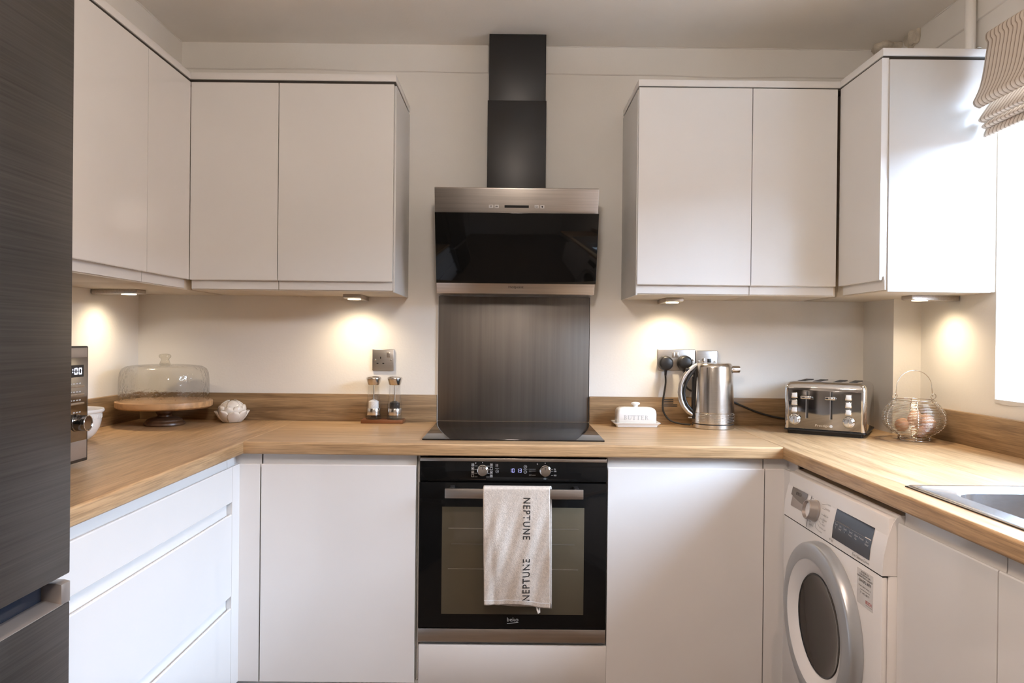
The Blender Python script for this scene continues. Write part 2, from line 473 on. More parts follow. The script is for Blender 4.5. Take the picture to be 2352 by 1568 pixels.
# ------------------------------------------------------------------ the room
CZ = 2.408; XL, XR = -1.4835, 1.513
struct('floor', bx((-3.0, YR - 0.2, -0.1), (2.2, 0.2, 0.0)), 'floor')
struct('ceiling', bx((-3.0, YR - 0.2, CZ), (2.2, 0.2, CZ + 0.1)), 'ceiling')
struct('wall_back', bx((-3.0, 0.0, 0.0), (2.2, 0.15, CZ)), 'wall')
struct('wall_left', bx((-1.65, YR, 0.0), (XL, 0.0, CZ)), 'wall')

m = MB()
w = WIN
m.box((XR, w['y1'], 0), (XR + 0.24, 0, CZ)); m.box((XR, w['y0'], 0), (XR + 0.24, w['y1'], w['z0'])); m.box((XR, w['y0'], w['z1']), (XR + 0.24, w['y1'], CZ))
m.box((XR, YR, 0), (XR + 0.24, w['y0'], CZ))
bmesh.ops.remove_doubles(m.bm, verts=m.bm.verts[:], dist=1e-5)
struct('wall_right', m, 'wall')
struct('wall_rear', bx((-1.65, YR - 0.15, 0), (XR + 0.24, YR, CZ)), 'wall')

# kitchen window: frame, casement bar, panes, sill board
win = bpy.data.objects.new('window_1', None); COL.objects.link(win); win['kind'] = 'structure'
win.location = (XR + 0.15, (w['y0'] + w['y1']) / 2, w['z0'])
xf0, xf1 = XR + 0.13, XR + 0.20
m = MB()
m.box((xf0, w['y0'], w['z0']), (xf1, w['y1'], w['z0'] + 0.06), 0.004); m.box((xf0, w['y0'], w['z1'] - 0.06), (xf1, w['y1'], w['z1']), 0.004)
m.box((xf0, w['y0'], w['z0'] + 0.06), (xf1, w['y0'] + 0.06, w['z1'] - 0.06), 0.004); m.box((xf0, w['y1'] - 0.06, w['z0'] + 0.06), (xf1, w['y1'], w['z1'] - 0.06), 0.004)
m.box((xf0, -1.26, w['z0'] + 0.06), (xf1, -1.20, w['z1'] - 0.06), 0.004)
obj('window_frame', m, 'upvc', win)
obj('pane', bx((xf0 + 0.03, w['y0'] + 0.055, w['z0'] + 0.055), (xf0 + 0.034, -1.255, w['z1'] - 0.055)), 'pane', win)
obj('pane', bx((xf0 + 0.03, -1.205, w['z0'] + 0.055), (xf0 + 0.034, w['y1'] - 0.055, w['z1'] - 0.055)), 'pane', win)
def sill_pt(u, v):
    yy = w['y0'] + (w['y1'] - 0.001 - w['y0']) * u
    return Vector((XR - 0.004 + 0.0025 * math.sin(yy * 61) * math.sin(yy * 23), yy, w['z0'] - 0.009 + 0.012 * v + (0.0016 * math.sin(yy * 47) if v < .5 else 0)))
m = MB(); m.grid(sill_pt, 60, 1); m.box((XR - 0.002, w['y0'], w['z0'] - 0.006), (xf0, w['y1'] - 0.001, w['z0'] + 0.003))
obj('window_sill', m, 'label', win)

struct('ground', bx((-40, -40, -0.35), (40, 30, -0.2)), 'outside')
m = MB().box((6.0, -16, -0.2), (6.25, 12, 2.5))  # unseen wall added outside to keep low sky light off the wall cabinets
struct('sky_block_wall', m, 'sky_block')

# boxed-in pier in the right corner, boxing above the left units, proud plaster bands, damaged corner
struct('trim_1', bx((1.4117, -0.2265, 0.9), (XR, 0, 1.4045)), 'wall', label='boxed pier in the corner under the right wall cabinet')
struct('trim_2', bx((XL, -2.6, 2.20), (-1.315, 0, CZ)), 'wall', label='plaster boxing above the left wall cabinets')
def band(name, along, face, out, a0, a1, z, mat='wall'):
    m = MB(); n = 60
    def f(u, v):
        a = a0 + (a1 - a0) * u
        zz = z + 0.003 * math.sin(a * 5.1) + 0.0016 * math.sin(a * 13)
        prof = [(0.0, zz - 0.0005), (out * 0.8, zz + 0.0005), (out, zz + 0.003), (out, CZ)]
        d, h = prof[int(round(v * 3))]
        return Vector((a, face - d, h)) if along == 'x' else Vector((face - d, a, h))
    m.grid(f, n, 3)
    return struct(name, m, mat, smooth=60)
band('trim_3', 'x', 0.0, 0.009, -1.32, -0.1, 2.303, 'wall')
band('trim_4', 'x', 0.0, 0.009, 0.12, XR, 2.2955, 'wall')
band('trim_5', 'y', XR, 0.008, -2.4, 0.0, 2.297, 'wall')
m = MB()
random.seed(3)
def lump(c, r, s):
    t = bmesh.new(); bmesh.ops.create_icosphere(t, subdivisions=4, radius=1.0)
    for v in t.verts:
        k = 1 + 0.22 * math.sin(v.co.x * 5 + s) * math.cos(v.co.y * 6 + s * 2) + random.uniform(-0.025, 0.025)
        v.co = Vector(c) + Vector((v.co.x * r[0], v.co.y * r[1], v.co.z * r[2])) * k
    m.add(t)
lump((1.465, -0.05, 2.398), (0.055, 0.05, 0.030), 1.0)
struct('trim_6', m, 'plaster', smooth=70, label='crumbled plaster patch in the ceiling corner')
m = MB(); lump((1.503, -0.17, 2.392), (0.022, 0.045, 0.038), 2.2)
struct('trim_7', m, 'plaster', smooth=70, label='broken plaster around the pipe hole at the right wall top')
def crack(name, pts, r):
    struct(name, MB().tube(pts, r, 6, flat=0.6), 'wall')
random.seed(11)
crack('trim_8', [(-1.315 + 0.0, -0.02 - 0.035 * k, CZ - 0.002 + random.uniform(-0.002, 0.001)) for k in range(22)], [random.uniform(0.0025, 0.006) for _ in range(22)])
crack('trim_9', [(0.13 + 0.06 * k, -0.010 + random.uniform(-0.002, 0.001), CZ - 0.002) for k in range(22)], [random.uniform(0.002, 0.005) for _ in range(22)])
crack('trim_10', [(XR - 0.008 + random.uniform(-0.002, 0.002), -0.22 - 0.05 * k, CZ - 0.002) for k in range(22)], [random.uniform(0.002, 0.005) for _ in range(22)])

# ------------------------------------------------------------------ worktop and upstands
def wt_run(name, parent, mat, u0, u1, back, front, dirn):
    """one run of worktop with a rounded front edge; dirn '-y', '+x', '-x' is the way the edge faces"""
    z0, z1, r = 0.871, 0.910, 0.006
    d = abs(front - back); pts = [(0, z0), (d - r - 0.001, z0), (d - r, z0)]
    for k in range(1, 5): a = R(-90 + 22.5 * k); pts.append((d - r + r * math.cos(a), z0 + r + r * math.sin(a)))
    for k in range(0, 5): a = R(22.5 * k); pts.append((d - r + r * math.cos(a), z1 - r + r * math.sin(a)))
    pts += [(d - r - 0.001, z1), (0, z1)]
    if dirn == '-y': O, A, D = (u0, back, 0), (0, -1, 0), (u1 - u0, 0, 0)
    elif dirn == '+x': O, A, D = (back, u0, 0), (1, 0, 0), (0, u1 - u0, 0)
    else: O, A, D = (back, u0, 0), (-1, 0, 0), (0, u1 - u0, 0)
    return obj(name, MB().prism(pts, O, A, (0, 0, 1), D), mat, parent, smooth=50)
wt = thing('worktop', 'oak effect worktop running round three walls with rounded front edge', 'worktop', (0, -0.3, 0.871))
wt_run('worktop_section', wt, 'oak_y', -1.572, -0.0, XL, -0.838, '+x')
wt_run('worktop_section', wt, 'oak_x', -0.838, 0.8653, 0.0, -0.607, '-y')
wr = wt_run('worktop_section', wt, 'oak_y', -2.7, -0.0, XR, 0.8653, '-x')
cut = obj('sink_cutter', bx((0.965, -1.745, 0.8), (1.375, -1.250, 1.0)), 'oak_y', wt)      # hole for the sink basin
bo = wr.modifiers.new('sink_hole', 'BOOLEAN'); bo.operation = 'DIFFERENCE'; bo.object = cut; bo.solver = 'EXACT'
bpy.context.view_layer.update()
me = bpy.data.meshes.new_from_object(wr.evaluated_get(bpy.context.evaluated_depsgraph_get()))
wr.modifiers.clear(); wr.data = me
me.polygons.foreach_set('use_smooth', [False] * len(me.polygons)); me.update()
for an in ('sharp_edge', 'custom_normal'):
    if an in me.attributes: me.attributes.remove(me.attributes[an])
bpy.data.objects.remove(cut)

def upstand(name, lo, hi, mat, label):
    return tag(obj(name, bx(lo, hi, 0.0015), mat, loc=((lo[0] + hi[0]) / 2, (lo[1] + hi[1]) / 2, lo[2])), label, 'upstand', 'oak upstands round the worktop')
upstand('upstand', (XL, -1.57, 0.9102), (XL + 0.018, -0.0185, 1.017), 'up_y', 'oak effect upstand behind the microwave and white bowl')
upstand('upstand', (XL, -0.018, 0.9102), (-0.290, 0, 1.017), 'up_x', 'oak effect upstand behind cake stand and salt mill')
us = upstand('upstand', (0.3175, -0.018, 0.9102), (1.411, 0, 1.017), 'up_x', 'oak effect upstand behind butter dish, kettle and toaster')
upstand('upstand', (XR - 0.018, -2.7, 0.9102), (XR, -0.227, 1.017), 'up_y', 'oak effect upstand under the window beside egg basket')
for z in (1.0085, 1.0015, 0.9950, 0.9885, 0.9830):  # thin dark strips across the upstand
    obj('dark_strip', bx((0.613, -0.0184, z - 0.0019), (0.650 + 0.016 * (z < 0.99), -0.0179, z + 0.0017)), 'rubber', us)['label'] = 'thin dark strip'

# ------------------------------------------------------------------ base units
BZ0, BZ1 = 0.145, 0.8705
def base_unit(label, x0, x1, hinge):
    t = thing('base_cabinet', label, 'cabinet', ((x0 + x1) / 2, -0.3, 0.0), group='handleless base cabinets')
    obj('carcass', bx((x0, -0.565, BZ0), (x1, -0.02, BZ1 - 0.001)), 'panel', t)
    j_door('door', t, -0.590, x0 + 0.0015, x1 - 0.0015, BZ0, BZ1, '-y')
    return t
base_unit('pale gloss handleless base cabinet left of the oven', -0.7875, -0.2935, 0)
base_unit('pale gloss handleless base cabinet right of the oven', 0.3142, 0.8135, 0)
t = thing('oven_housing', 'pale gloss drawer housing beneath the built in oven', 'cabinet', (0.014, -0.3, 0.0))
obj('carcass', bx((-0.2915, -0.566, BZ0), (-0.2855, -0.02, 0.868)), 'panel', t)
obj('carcass', bx((0.3128, -0.566, BZ0), (0.3138, -0.02, 0.868)), 'panel', t)
obj('rail', bx((-0.285, -0.568, 0.2665), (0.3128, -0.53, 0.2785)), 'panel', t)
obj('drawer', bx((-0.282, -0.590, BZ0), (0.3155, -0.5685, 0.2665), 0.0015), 'gloss', t)
# corner posts
t = thing('corner_post', 'pale gloss corner post between drawers and left base cabinet', 'corner post', (-0.82, -0.58, 0.0), group='gloss corner posts')
j_door('post_face', t, -0.590, -0.8765, -0.7905, BZ0, BZ1, '-y')
j_door('post_face', t, -0.855, -0.6495, -0.5685, BZ0, BZ1, '+x')
t = thing('corner_post', 'pale gloss corner post between right base cabinet and washing machine', 'corner post', (0.85, -0.58, 0.0), group='gloss corner posts')
j_door('post_face', t, -0.590, 0.8155, 0.8985, BZ0, BZ1, '-y')
j_door('post_face', t, 0.8768, -0.654, -0.5685, BZ0, BZ1, '-x')
# drawer stack on the left run
t = thing('drawer_cabinet', 'white gloss three drawer unit beside the tall fridge freezer', 'cabinet', (-1.15, -1.1, 0.0))
obj('carcass', bx((XL + 0.03, -1.565, BZ0), (-0.879, -0.66, BZ1 - 0.001)), 'panel', t)
j_door('drawer', t, -0.855, -1.565, -0.6515, 0.7285, BZ1, '+x')
j_door('drawer', t, -0.855, -1.565, -0.6515, 0.4375, 0.7270, '+x', lip=0.035)
j_door('drawer', t, -0.855, -1.565, -0.6515, BZ0, 0.4360, '+x', lip=0.035)
# sink unit on the right run
t = thing('sink_cabinet', 'pale gloss two door sink cabinet right of washing machine', 'cabinet', (1.2, -1.75, 0.0))
obj('carcass', bx((0.902, -2.30, BZ0), (XR - 0.03, -1.272, 0.69)), 'panel', t)
obj('side_panel', bx((0.9015, -1.2715, 0.69), (XR - 0.03, -1.2630, BZ1 - 0.001)), 'panel', t)
j_door('door', t, 0.878, -1.594, -1.2610, BZ0, BZ1, '-x')
j_door('door', t, 0.878, -2.10, -1.5975, BZ0, BZ1, '-x')
# plinths
def plinth(lo, hi, label):
    tag(obj('plinth', bx(lo, hi, 0.001), 'panel', loc=((lo[0] + hi[0]) / 2, (lo[1] + hi[1]) / 2, 0)), label, 'plinth', 'plinths under the base units')
plinth((-0.90, -0.565, 0), (0.93, -0.548, 0.143), 'pale plinth board under oven and back base cabinets')
plinth((-0.905, -1.565, 0), (-0.888, -0.57, 0.143), 'pale plinth board under the left drawer unit')
plinth((0.91, -2.3, 0), (0.927, -1.28, 0.143), 'pale plinth board under the sink cabinet')

# ------------------------------------------------------------------ wall cabinets
UZ0, UZ1, UB = 1.408, 2.1305, 1.4042
def wall_cab(label, doors, lo, hi, normal, face, panels=()):
    t = thing('wall_cabinet', label, 'cabinet', ((lo[0] + hi[0]) / 2, (lo[1] + hi[1]) / 2, UB), group='handleless wall cabinets')
    obj('carcass', bx(lo, hi, 0.0005), 'carcass', t)
    for u0, u1 in doors: j_door('door', t, face, u0, u1, UZ0, UZ1, normal, top=False, lip=0.0305)
    for plo, phi in panels: obj('end_panel', bx(plo, phi, 0.0008), 'panel', t)
    return t
wall_cab('grey gloss wall cabinet in the left corner of the back wall', [(-1.1262, -0.8205)], (-1.1265, -0.327, UB), (-0.8195, 0, UZ1), '-y', -0.350)
wall_cab('grey gloss wall cabinet left of the cooker hood', [(-0.8175, -0.4165)], (-0.8190, -0.327, UB), (-0.4165, 0, UZ1), '-y', -0.350,
         [((-0.4160, -0.333, UB - 0.002), (-0.4095, 0, UZ1))])
wall_cab('grey gloss wall cabinet right of the cooker hood', [(0.4435, 0.8405)], (0.4475, -0.327, UB), (0.8415, 0, UZ1 - 0.004), '-y', -0.350,
         [((0.4405, -0.333, UB - 0.002), (0.4470, 0, UZ1 - 0.004))])
wall_cab('grey gloss wall cabinet with bright window reflection beside right corner', [(0.8435, 1.1400)], (0.8420, -0.327, UB), (1.1480, 0, UZ1 - 0.004), '-y', -0.350)
wall_cab('narrow gloss wall cabinet on left wall nearest the corner', [(-0.6450, -0.3525)], (XL, -0.646, UB), (-1.1495, 0, UZ1), '+x', -1.1272)
wall_cab('wide gloss wall cabinet on left wall above the microwave', [(-1.2450, -0.6475)], (XL, -1.246, UB), (-1.1495, -0.647, UZ1), '+x', -1.1272)
wall_cab('white wall cabinet with large end panel beside the window blind', [(-0.634, -0.3525)], (1.1715, -0.633, UB), (XR, -0.002, UZ1 - 0.004), '-x', 1.1490,
         [((1.1722, -0.6395, UB - 0.002), (1.4925, -0.6335, UZ1 - 0.006))])

def cornice(name, label, legs, loc, shade_strips):
    t = thing(name, label, 'cornice', loc, group='gloss cornices')
    for lo, hi in legs: obj('cornice_length', bx(lo, hi, 0.0012), 'gloss', t)
    for lo, hi in shade_strips: obj('painted_shade_strip', bx(lo, hi), 'gap_shade', t)  # strips that paint the shade of the gap below the cornice
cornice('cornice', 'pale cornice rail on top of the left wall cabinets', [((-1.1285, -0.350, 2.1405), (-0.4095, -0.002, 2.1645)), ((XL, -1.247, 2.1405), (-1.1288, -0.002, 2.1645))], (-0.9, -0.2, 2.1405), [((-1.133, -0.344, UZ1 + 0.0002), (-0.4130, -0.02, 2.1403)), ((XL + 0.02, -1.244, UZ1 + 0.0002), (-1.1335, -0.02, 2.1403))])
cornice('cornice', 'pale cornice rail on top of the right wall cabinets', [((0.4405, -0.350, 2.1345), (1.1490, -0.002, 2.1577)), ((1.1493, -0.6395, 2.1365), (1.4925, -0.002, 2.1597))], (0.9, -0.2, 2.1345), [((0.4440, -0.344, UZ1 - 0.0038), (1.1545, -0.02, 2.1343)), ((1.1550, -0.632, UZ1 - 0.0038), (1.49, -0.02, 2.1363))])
# under-cabinet wedge lamps
def led(label, c, rotz):
    """local frame: rear at y = 0 against the wall, tip towards -y; hangs below z = 0"""
    t = thing('cabinet_light', label, 'lamp', c, rotz, 'under cabinet wedge lights')
    m = MB().prism([(0, 0), (0.160, 0), (0.160, -0.012), (0.150, -0.0145), (0.004, -0.0185), (0, -0.017)], (-0.033, 0, 0), (0, -1, 0), (0, 0, 1), (0.066, 0, 0), 0.0012)
    obj('housing', m, 'steel_h', t, local=True)
    m = MB().lathe([(0, -0.0005), (0.024, -0.0005), (0.0245, 0.001), (0, 0.001)], (0, -0.115, -0.0168), 32)
    obj('lens', m, 'led', t, local=True)
    l = bpy.data.lights.new('led_glow', 'SPOT'); l.energy = LED_W; l.color = (1.0, 0.80, 0.54)
    l.spot_size = R(150); l.spot_blend = 1.0; l.shadow_soft_size = 0.022
    o = bpy.data.objects.new('led_glow', l); COL.objects.link(o); o.parent = t; o.location = (0, -0.115, -0.024)
    o.rotation_euler = (R(8), 0, 0)
led('warm wedge light under the left wall cabinet near the corner', (XL + 0.004, -0.30, UB - 0.0002), R(90))
led('warm wedge light under cabinet left of the hood', (-0.598, -0.006, UB - 0.0002), 0)
led('warm wedge light under cabinet above the kettle sockets', (0.618, -0.006, UB - 0.0002), 0)
led('warm wedge light under the right cabinet above egg basket', (XR - 0.004, -0.425, UB - 0.0002), R(-90))

# recessed ceiling downlights (behind the camera; they show as dots in the gloss doors)
for i, (x, y) in enumerate(DOWNS):
    t = thing('ceiling_downlight', ('small warm downlight in the ceiling on the fridge side', 'small warm downlight in the ceiling on the window side')[i], 'lamp', (x, y, CZ), group='recessed ceiling downlights')
    obj('bezel', MB().lathe([(0.028, 0), (0.045, 0), (0.045, -0.004), (0.028, -0.006)], (x, y, CZ), 32), 'chrome', t)
    obj('lens', MB().lathe([(0, -0.0155), (0.012, -0.0145), (0.022, -0.010), (0.028, -0.003), (0.028, -0.001), (0, -0.001)], (x, y, CZ), 24), 'lamp', t)
    l = bpy.data.lights.new('downlight_beam', 'SPOT'); l.energy = DOWN_W; l.color = (1.0, 0.68, 0.52); l.spot_size = R(130); l.spot_blend = 0.8; l.shadow_soft_size = 0.03
    o = bpy.data.objects.new('downlight_beam', l); COL.objects.link(o); o.parent = t; o.location = (0, 0, -0.03)
t = thing('fill_lamp', 'added white globe fill lamp hanging unseen above the frame', 'lamp', (0, -2.1, 1.95))  # no known lamp here; added to brighten the ceiling and wall cabinets
obj('globe', MB().ball((0, -2.1, 1.95), (0.09, 0.09, 0.09)), 'fill_globe', t)
obj('flex', MB().tube([(0, -2.1, 2.04), (0, -2.1, CZ)], 0.003, 8), 'black', t)

# ------------------------------------------------------------------ cooker hood and splashback
t = thing('cooker_hood', 'angled cooker hood with black glass front and tall black chimney', 'cooker hood', (0.0155, -0.1, 1.41))
obj('chimney', bx((-0.0955, -0.125, 1.80), (0.1285, -0.0005, 2.1525), 0.001), 'hood_black', t)
obj('chimney_sleeve', bx((-0.0920, -0.122, 2.1525), (0.1255, -0.0005, CZ - 0.002), 0.001), 'hood_black', t)
# body: slanted section (y, z), top leaning out to the room
HX0, HX1 = -0.2812, 0.3165
obj('body', MB().prism([(-0.0005, 1.4135), (-0.142, 1.4135), (-0.2635, 1.7885), (-0.260, 1.792), (-0.0005, 1.792)], (HX0, 0, 0), (0, 1, 0), (0, 0, 1), (HX1 - HX0, 0, 0), 0.0015), 'steel_h', t, smooth=30)
sl = Vector((0, -0.1215, 0.375)); sl_n = Vector((0, -0.375, -0.1215)).normalized(); sl_d = sl.normalized()
def on_slope(z, out=0.0):
    k = (z - 1.4135) / 0.375
    return Vector((0, -0.142 - 0.1215 * k, z)) + sl_n * out
g0, g1 = on_slope(1.4575, 0.020), on_slope(1.7075, 0.020)
gp = MB().prism([(0, 0), ((g1 - g0).length, 0), ((g1 - g0).length, 0.006), (0, 0.006)], Vector((HX0 + 0.002, g0.y, g0.z)), sl_d, sl_n, (HX1 - HX0 - 0.001, 0, 0), 0.001)
gl = obj('glass_panel', gp, 'black_glass', t, smooth=30)
for xx in (-0.12, 0.155):
    a = on_slope(1.56)
    obj('glass_mount', MB().lathe([(0.012, 0), (0.012, 0.0205)], (xx, a.y, a.z), 16, axis=sl_n), 'black', t)
zc = 1.7265
d0 = on_slope(zc, 0.0004)
obj('display', MB().prism([(-0.0262, -0.0045), (0.0625, -0.0045), (0.0625, 0.0045), (-0.0262, 0.0045)], d0, (1, 0, 0), sl_d, sl_n * 0.0008), 'hood_black', t)
for xx in (-0.0755, -0.0548, 0.0910, 0.1114):
    b = obj('button', MB().prism([(-0.0078, -0.0058), (0.0078, -0.0058), (0.0078, 0.0058), (-0.0078, 0.0058)], d0 + Vector((xx, 0, 0)), (1, 0, 0), sl_d, sl_n * 0.0012, 0.0005), 'label', t)
    shp = {-0.0755: [(-0.0035, 0.0028), (-0.0012, 0.0028), (0, 0.0005), (0.0012, 0.0028), (0.0035, 0.0028), (0.0008, -0.0005), (0.0008, -0.0030), (-0.0008, -0.0030), (-0.0008, -0.0005)],
           -0.0548: [(-0.0042, -0.0018), (-0.0020, -0.0018), (0, -0.0005), (0.0042, -0.0018), (0.0042, 0.0010), (0.0015, 0.0010), (0, 0.0025), (-0.0015, 0.0010), (-0.0042, 0.0010)],
           0.0910: [(-0.0034, -0.0028), (0.0034, -0.0028), (0.0034, 0.0028), (-0.0034, 0.0028), (-0.0034, -0.0018), (-0.0022, -0.0018), (-0.0022, 0.0017), (0.0022, 0.0017), (0.0022, -0.0018), (-0.0034, -0.0018)],
           0.1114: [(0.0028 * math.cos(R(30 * k)), 0.0006 + 0.0028 * math.sin(R(30 * k))) for k in range(-2, 9)] + [(-0.0010, -0.0034), (0.0010, -0.0034)]}[xx]
    ic = MB().prism(shp, d0 + Vector((xx, 0, 0)) + sl_n * 0.0012, (1, 0, 0), sl_d, sl_n * 0.0003)
    obj('icon', ic, 'ink', b)
a = on_slope(1.438, 0.0006)
obj('lettering', text_bm('Hotpoint', 1, (0.0195, a.y, a.z), (1, 0, 0), sl_d, fit=(0.056, 0.0125)), 'ink', t, smooth=0)
t = thing('splashback', 'brushed steel splashback panel between hood and hob', 'splashback', (0.0145, 0, 0.915))
obj('panel', bx((-0.2870, -0.006, 0.9145), (0.3140, 0, 1.4105), 0.0008), 'steel_v', t)
obj('edge_strip', bx((-0.2890, -0.0065, 0.9145), (-0.2872, 0, 1.4105)), 'label', t)['label'] = 'pale sealant line'
obj('edge_strip', bx((0.3142, -0.0065, 0.9145), (0.3160, 0, 1.4105)), 'rubber', t)['label'] = 'dark sealant line'

# hob
t = thing('induction_hob', 'black glass induction hob set flush in the worktop', 'hob', (0.0138, -0.28, 0.9102))
obj('glass_top', bx((-0.2845, -0.530, 0.9102), (0.3115, -0.022, 0.9148), 0.0015), 'hob_glass', t)

# ------------------------------------------------------------------ oven
t = thing('built_in_oven', 'black glass built in oven with steel trims under the hob', 'oven', (0.014, -0.57, 0.2786))
OX0, OX1 = -0.2830, 0.3117
obj('casing', bx((OX0 + 0.02, -0.566, 0.283), (OX1 - 0.02, -0.05, 0.86)), 'black', t)
obj('top_trim', bx((OX0 + 0.001, -0.592, 0.8528), (OX1 - 0.001, -0.5665, 0.8632), 0.001), 'steel_h', t)
cp = obj('control_panel', bx((OX0, -0.590, 0.7905), (OX1, -0.5665, 0.8526), 0.0008), 'black_glass', t)
obj('clock', digits('10 13', (0.001, -0.5904, 0.8185), (1, 0, 0), (0, 0, 1), 0.0070, 0.0125, 0.0022, 0.0013), 'digit_blue', cp, smooth=0)
def pr_text(s, x, z, h, mat, par, y=-0.5903, w=None):
    obj('lettering', text_bm(s, h, (x, y, z), (1, 0, 0), (0, 0, 1)), mat, par, smooth=0)
m = MB()
def ln(x0, x1, z, th=0.0007, y=-0.5902): m.box((x0, y - 0.0002, z - th / 2), (x1, y, z + th / 2))
def sq(x, z, s=0.0042, fill=True):
    y = -0.5902
    for a in ((x - s, x + s, z - s, z - s + 0.0009), (x - s, x + s, z + s - 0.0009, z + s), (x - s, x - s + 0.0009, z - s, z + s), (x + s - 0.0009, x + s, z - s, z + s)):
        m.box((a[0], y - 0.0002, a[2]), (a[1], y, a[3]))
    if fill: m.box((x - s * 0.4, y - 0.0002, z - s * 0.4), (x + s * 0.4, y, z + s * 0.4))
for i, z in enumerate((0.8415, 0.8300, 0.8185, 0.8070)):
    sq(-0.1150, z, fill=i != 3); sq(-0.0560, z, fill=i != 1)
    ln(-0.1095, -0.1000, z - 0.0035); ln(-0.0720, -0.0615, z - 0.0035)
obj('programme_marks', m, 'ink_light', cp, smooth=0)['kind'] = 'stuff'
m = MB()
for k in range(4): ln(-0.0425, -0.0400, 0.8440 - k * 0.0025); ln(-0.0392, -0.0345, 0.8440 - k * 0.0025)
ln(-0.0440, -0.0315, 0.8305)
ln(0.0455, 0.0585, 0.8290)
def ringm(x, z, r): m.tube([(x + r * math.cos(R(15 * k)), -0.5903, z + r * math.sin(R(15 * k))) for k in range(24)], 0.0004, 4, closed=True)
ringm(-0.0375, 0.8215, 0.0047); ringm(0.0520, 0.8370, 0.0047); ringm(0.0520, 0.8205, 0.0047)
ln(0.0498, 0.0542, 0.8370); ln(0.0498, 0.0542, 0.8205); m.box((0.0517, -0.5904, 0.8348), (0.0523, -0.5902, 0.8392)); ln(-0.0385, -0.0365, 0.8215, 0.002)
for z in (0.8295, 0.8235, 0.8105): ln(0.0735, 0.0850, z, 0.0005); ln(0.1345, 0.1400, z, 0.0005)
m.box((0.1145, -0.5904, 0.8025), (0.1150, -0.5902, 0.8090)); ln(0.1138, 0.1162, 0.8490, 0.0024)
ln(-0.0850, -0.0825, 0.8490, 0.0024)
obj('touch_icons', m, 'ink_light', cp, smooth=0)['kind'] = 'stuff'
pr_text('P', -0.1055, 0.8465, 0.0075, 'ink_light', cp)
pr_text('\u2103' if False else 'C', 0.0905, 0.8465, 0.0065, 'ink_light', cp)
for s, x, z, mt in (('max', 0.0680, 0.8295, 'ink_dim'), ('250', 0.0680, 0.8235, 'ink_dim'), ('200', 0.0680, 0.8110, 'ink_dim'), ('180', 0.1148, 0.7995, 'ink_light'), ('150', 0.1470, 0.8105, 'ink_light'), ('100', 0.1470, 0.8235, 'ink_light'), ('75', 0.1455, 0.8300, 'ink_light')):
    pr_text(s, x, z, 0.0062, mt, cp)
for x in (-0.0835, 0.1155):
    k = obj('knob', MB().lathe([(0, 0.020), (0.0145, 0.020), (0.0155, 0.019), (0.0160, 0.004), (0.0175, 0.003), (0.0175, 0.0)], (x, -0.590, 0.8245), 40, axis=(0, -1, 0)), 'chrome', cp)
    k2 = k.data
    obj('pointer', bx((x - 0.0008, -0.6106, 0.8300), (x + 0.0008, -0.6098, 0.8385)), 'ink', k)
dr = obj('door', bx((OX0 - 0.001, -0.591, 0.3222), (OX1, -0.5665, 0.7848), 0.0010), 'black_glass', t)
wx0, wx1, wz0, wz1 = -0.2108, 0.2410, 0.3675, 0.7082
obj('window', bx((wx0, -0.5916, wz0), (wx1, -0.5909, wz1), 0.0003), 'oven_glass', dr)
for z in (0.640, 0.511):
    obj('rack_rail', bx((wx0 + 0.02, -0.5922, z - 0.0008), (wx1 - 0.018, -0.5916, z + 0.0008)), 'brass', dr)
obj('rack_rail', bx((wx0 + 0.03, -0.5922, 0.590), (wx1 - 0.03, -0.5916, 0.5907)), 'ink_dim', dr)
obj('handle', bx((-0.1990, -0.6365, 0.7443), (0.2330, -0.6240, 0.7746), 0.0018), 'steel_h', dr)
for x in (-0.185, 0.205):
    obj('handle_post', bx((x, -0.626, 0.7625), (x + 0.014, -0.590, 0.7765), 0.001), 'black', dr)
obj('lettering', join(text_bm('beko', 1, (0.0168, -0.5911, 0.3515), (1, 0, 0), (0, 0, 1), fit=(0.036, 0.0125)),
    MB().prism([(-0.018, 0.3375), (0.018, 0.3415), (0.018, 0.3430), (-0.018, 0.3390)], (0.0168, -0.5911, 0), (1, 0, 0), (0, 0, 1), (0, -0.0004, 0)).bm), 'ink_light', dr, smooth=0)
obj('bottom_trim', bx((OX0 - 0.001, -0.592, 0.2790), (OX1 + 0.0005, -0.5665, 0.3205), 0.001), 'steel_h', t)

# tea towel over the handle
TX0, TX1 = -0.0800, 0.1280
def towel_front(u, v):
    """u across, v from the top fold down"""
    x = TX0 + (TX1 - TX0) * u + 0.0075 * v * (1 - u * 0.45)
    z = 0.7795 - v * (0.3600 + 0.008 * u * u + 0.003 * math.sin(u * 9))
    wv = 0.0030 * math.sin(u * 13 + v * 3.2 + 1.1) * min(1, v * 2.2) + 0.0022 * math.sin(u * 7.5 - v * 7.0) * v + 0.0012 * math.sin(u * 31 + v * 17) * min(1, v * 3) + 0.004 * math.exp(-((u - 0.10 - 0.05 * v) / 0.05) ** 2) * v
    return Vector((x, -0.6440 - 0.004 * v + wv - 0.006 * math.sin(v * 3.0), z))
def towel_all(u, v):
    if v < 0.16:                      # behind the bar
        k = v / 0.16
        return Vector((TX0 + 0.0030 + (TX1 + 0.0075 - TX0 - 0.003) * u + 0.004 * (1 - k), -0.6075 - 0.004 * k + 0.0025 * math.sin(u * 11) * (1 - k), 0.4050 + (0.7745 - 0.4050) * k - 0.010 * u * (1 - k)))
    if v < 0.24:                      # over the bar
        k = (v - 0.16) / 0.08
        a = math.pi * k
        x = TX0 + 0.003 * (1 - k) + (TX1 + 0.0075 * (1 - k) - TX0 - 0.003 * (1 - k)) * u
        return Vector((x, -0.6278 + 0.0163 * math.cos(a), 0.7762 + 0.0065 * math.sin(a)))
    return towel_front(u, (v - 0.24) / 0.76)
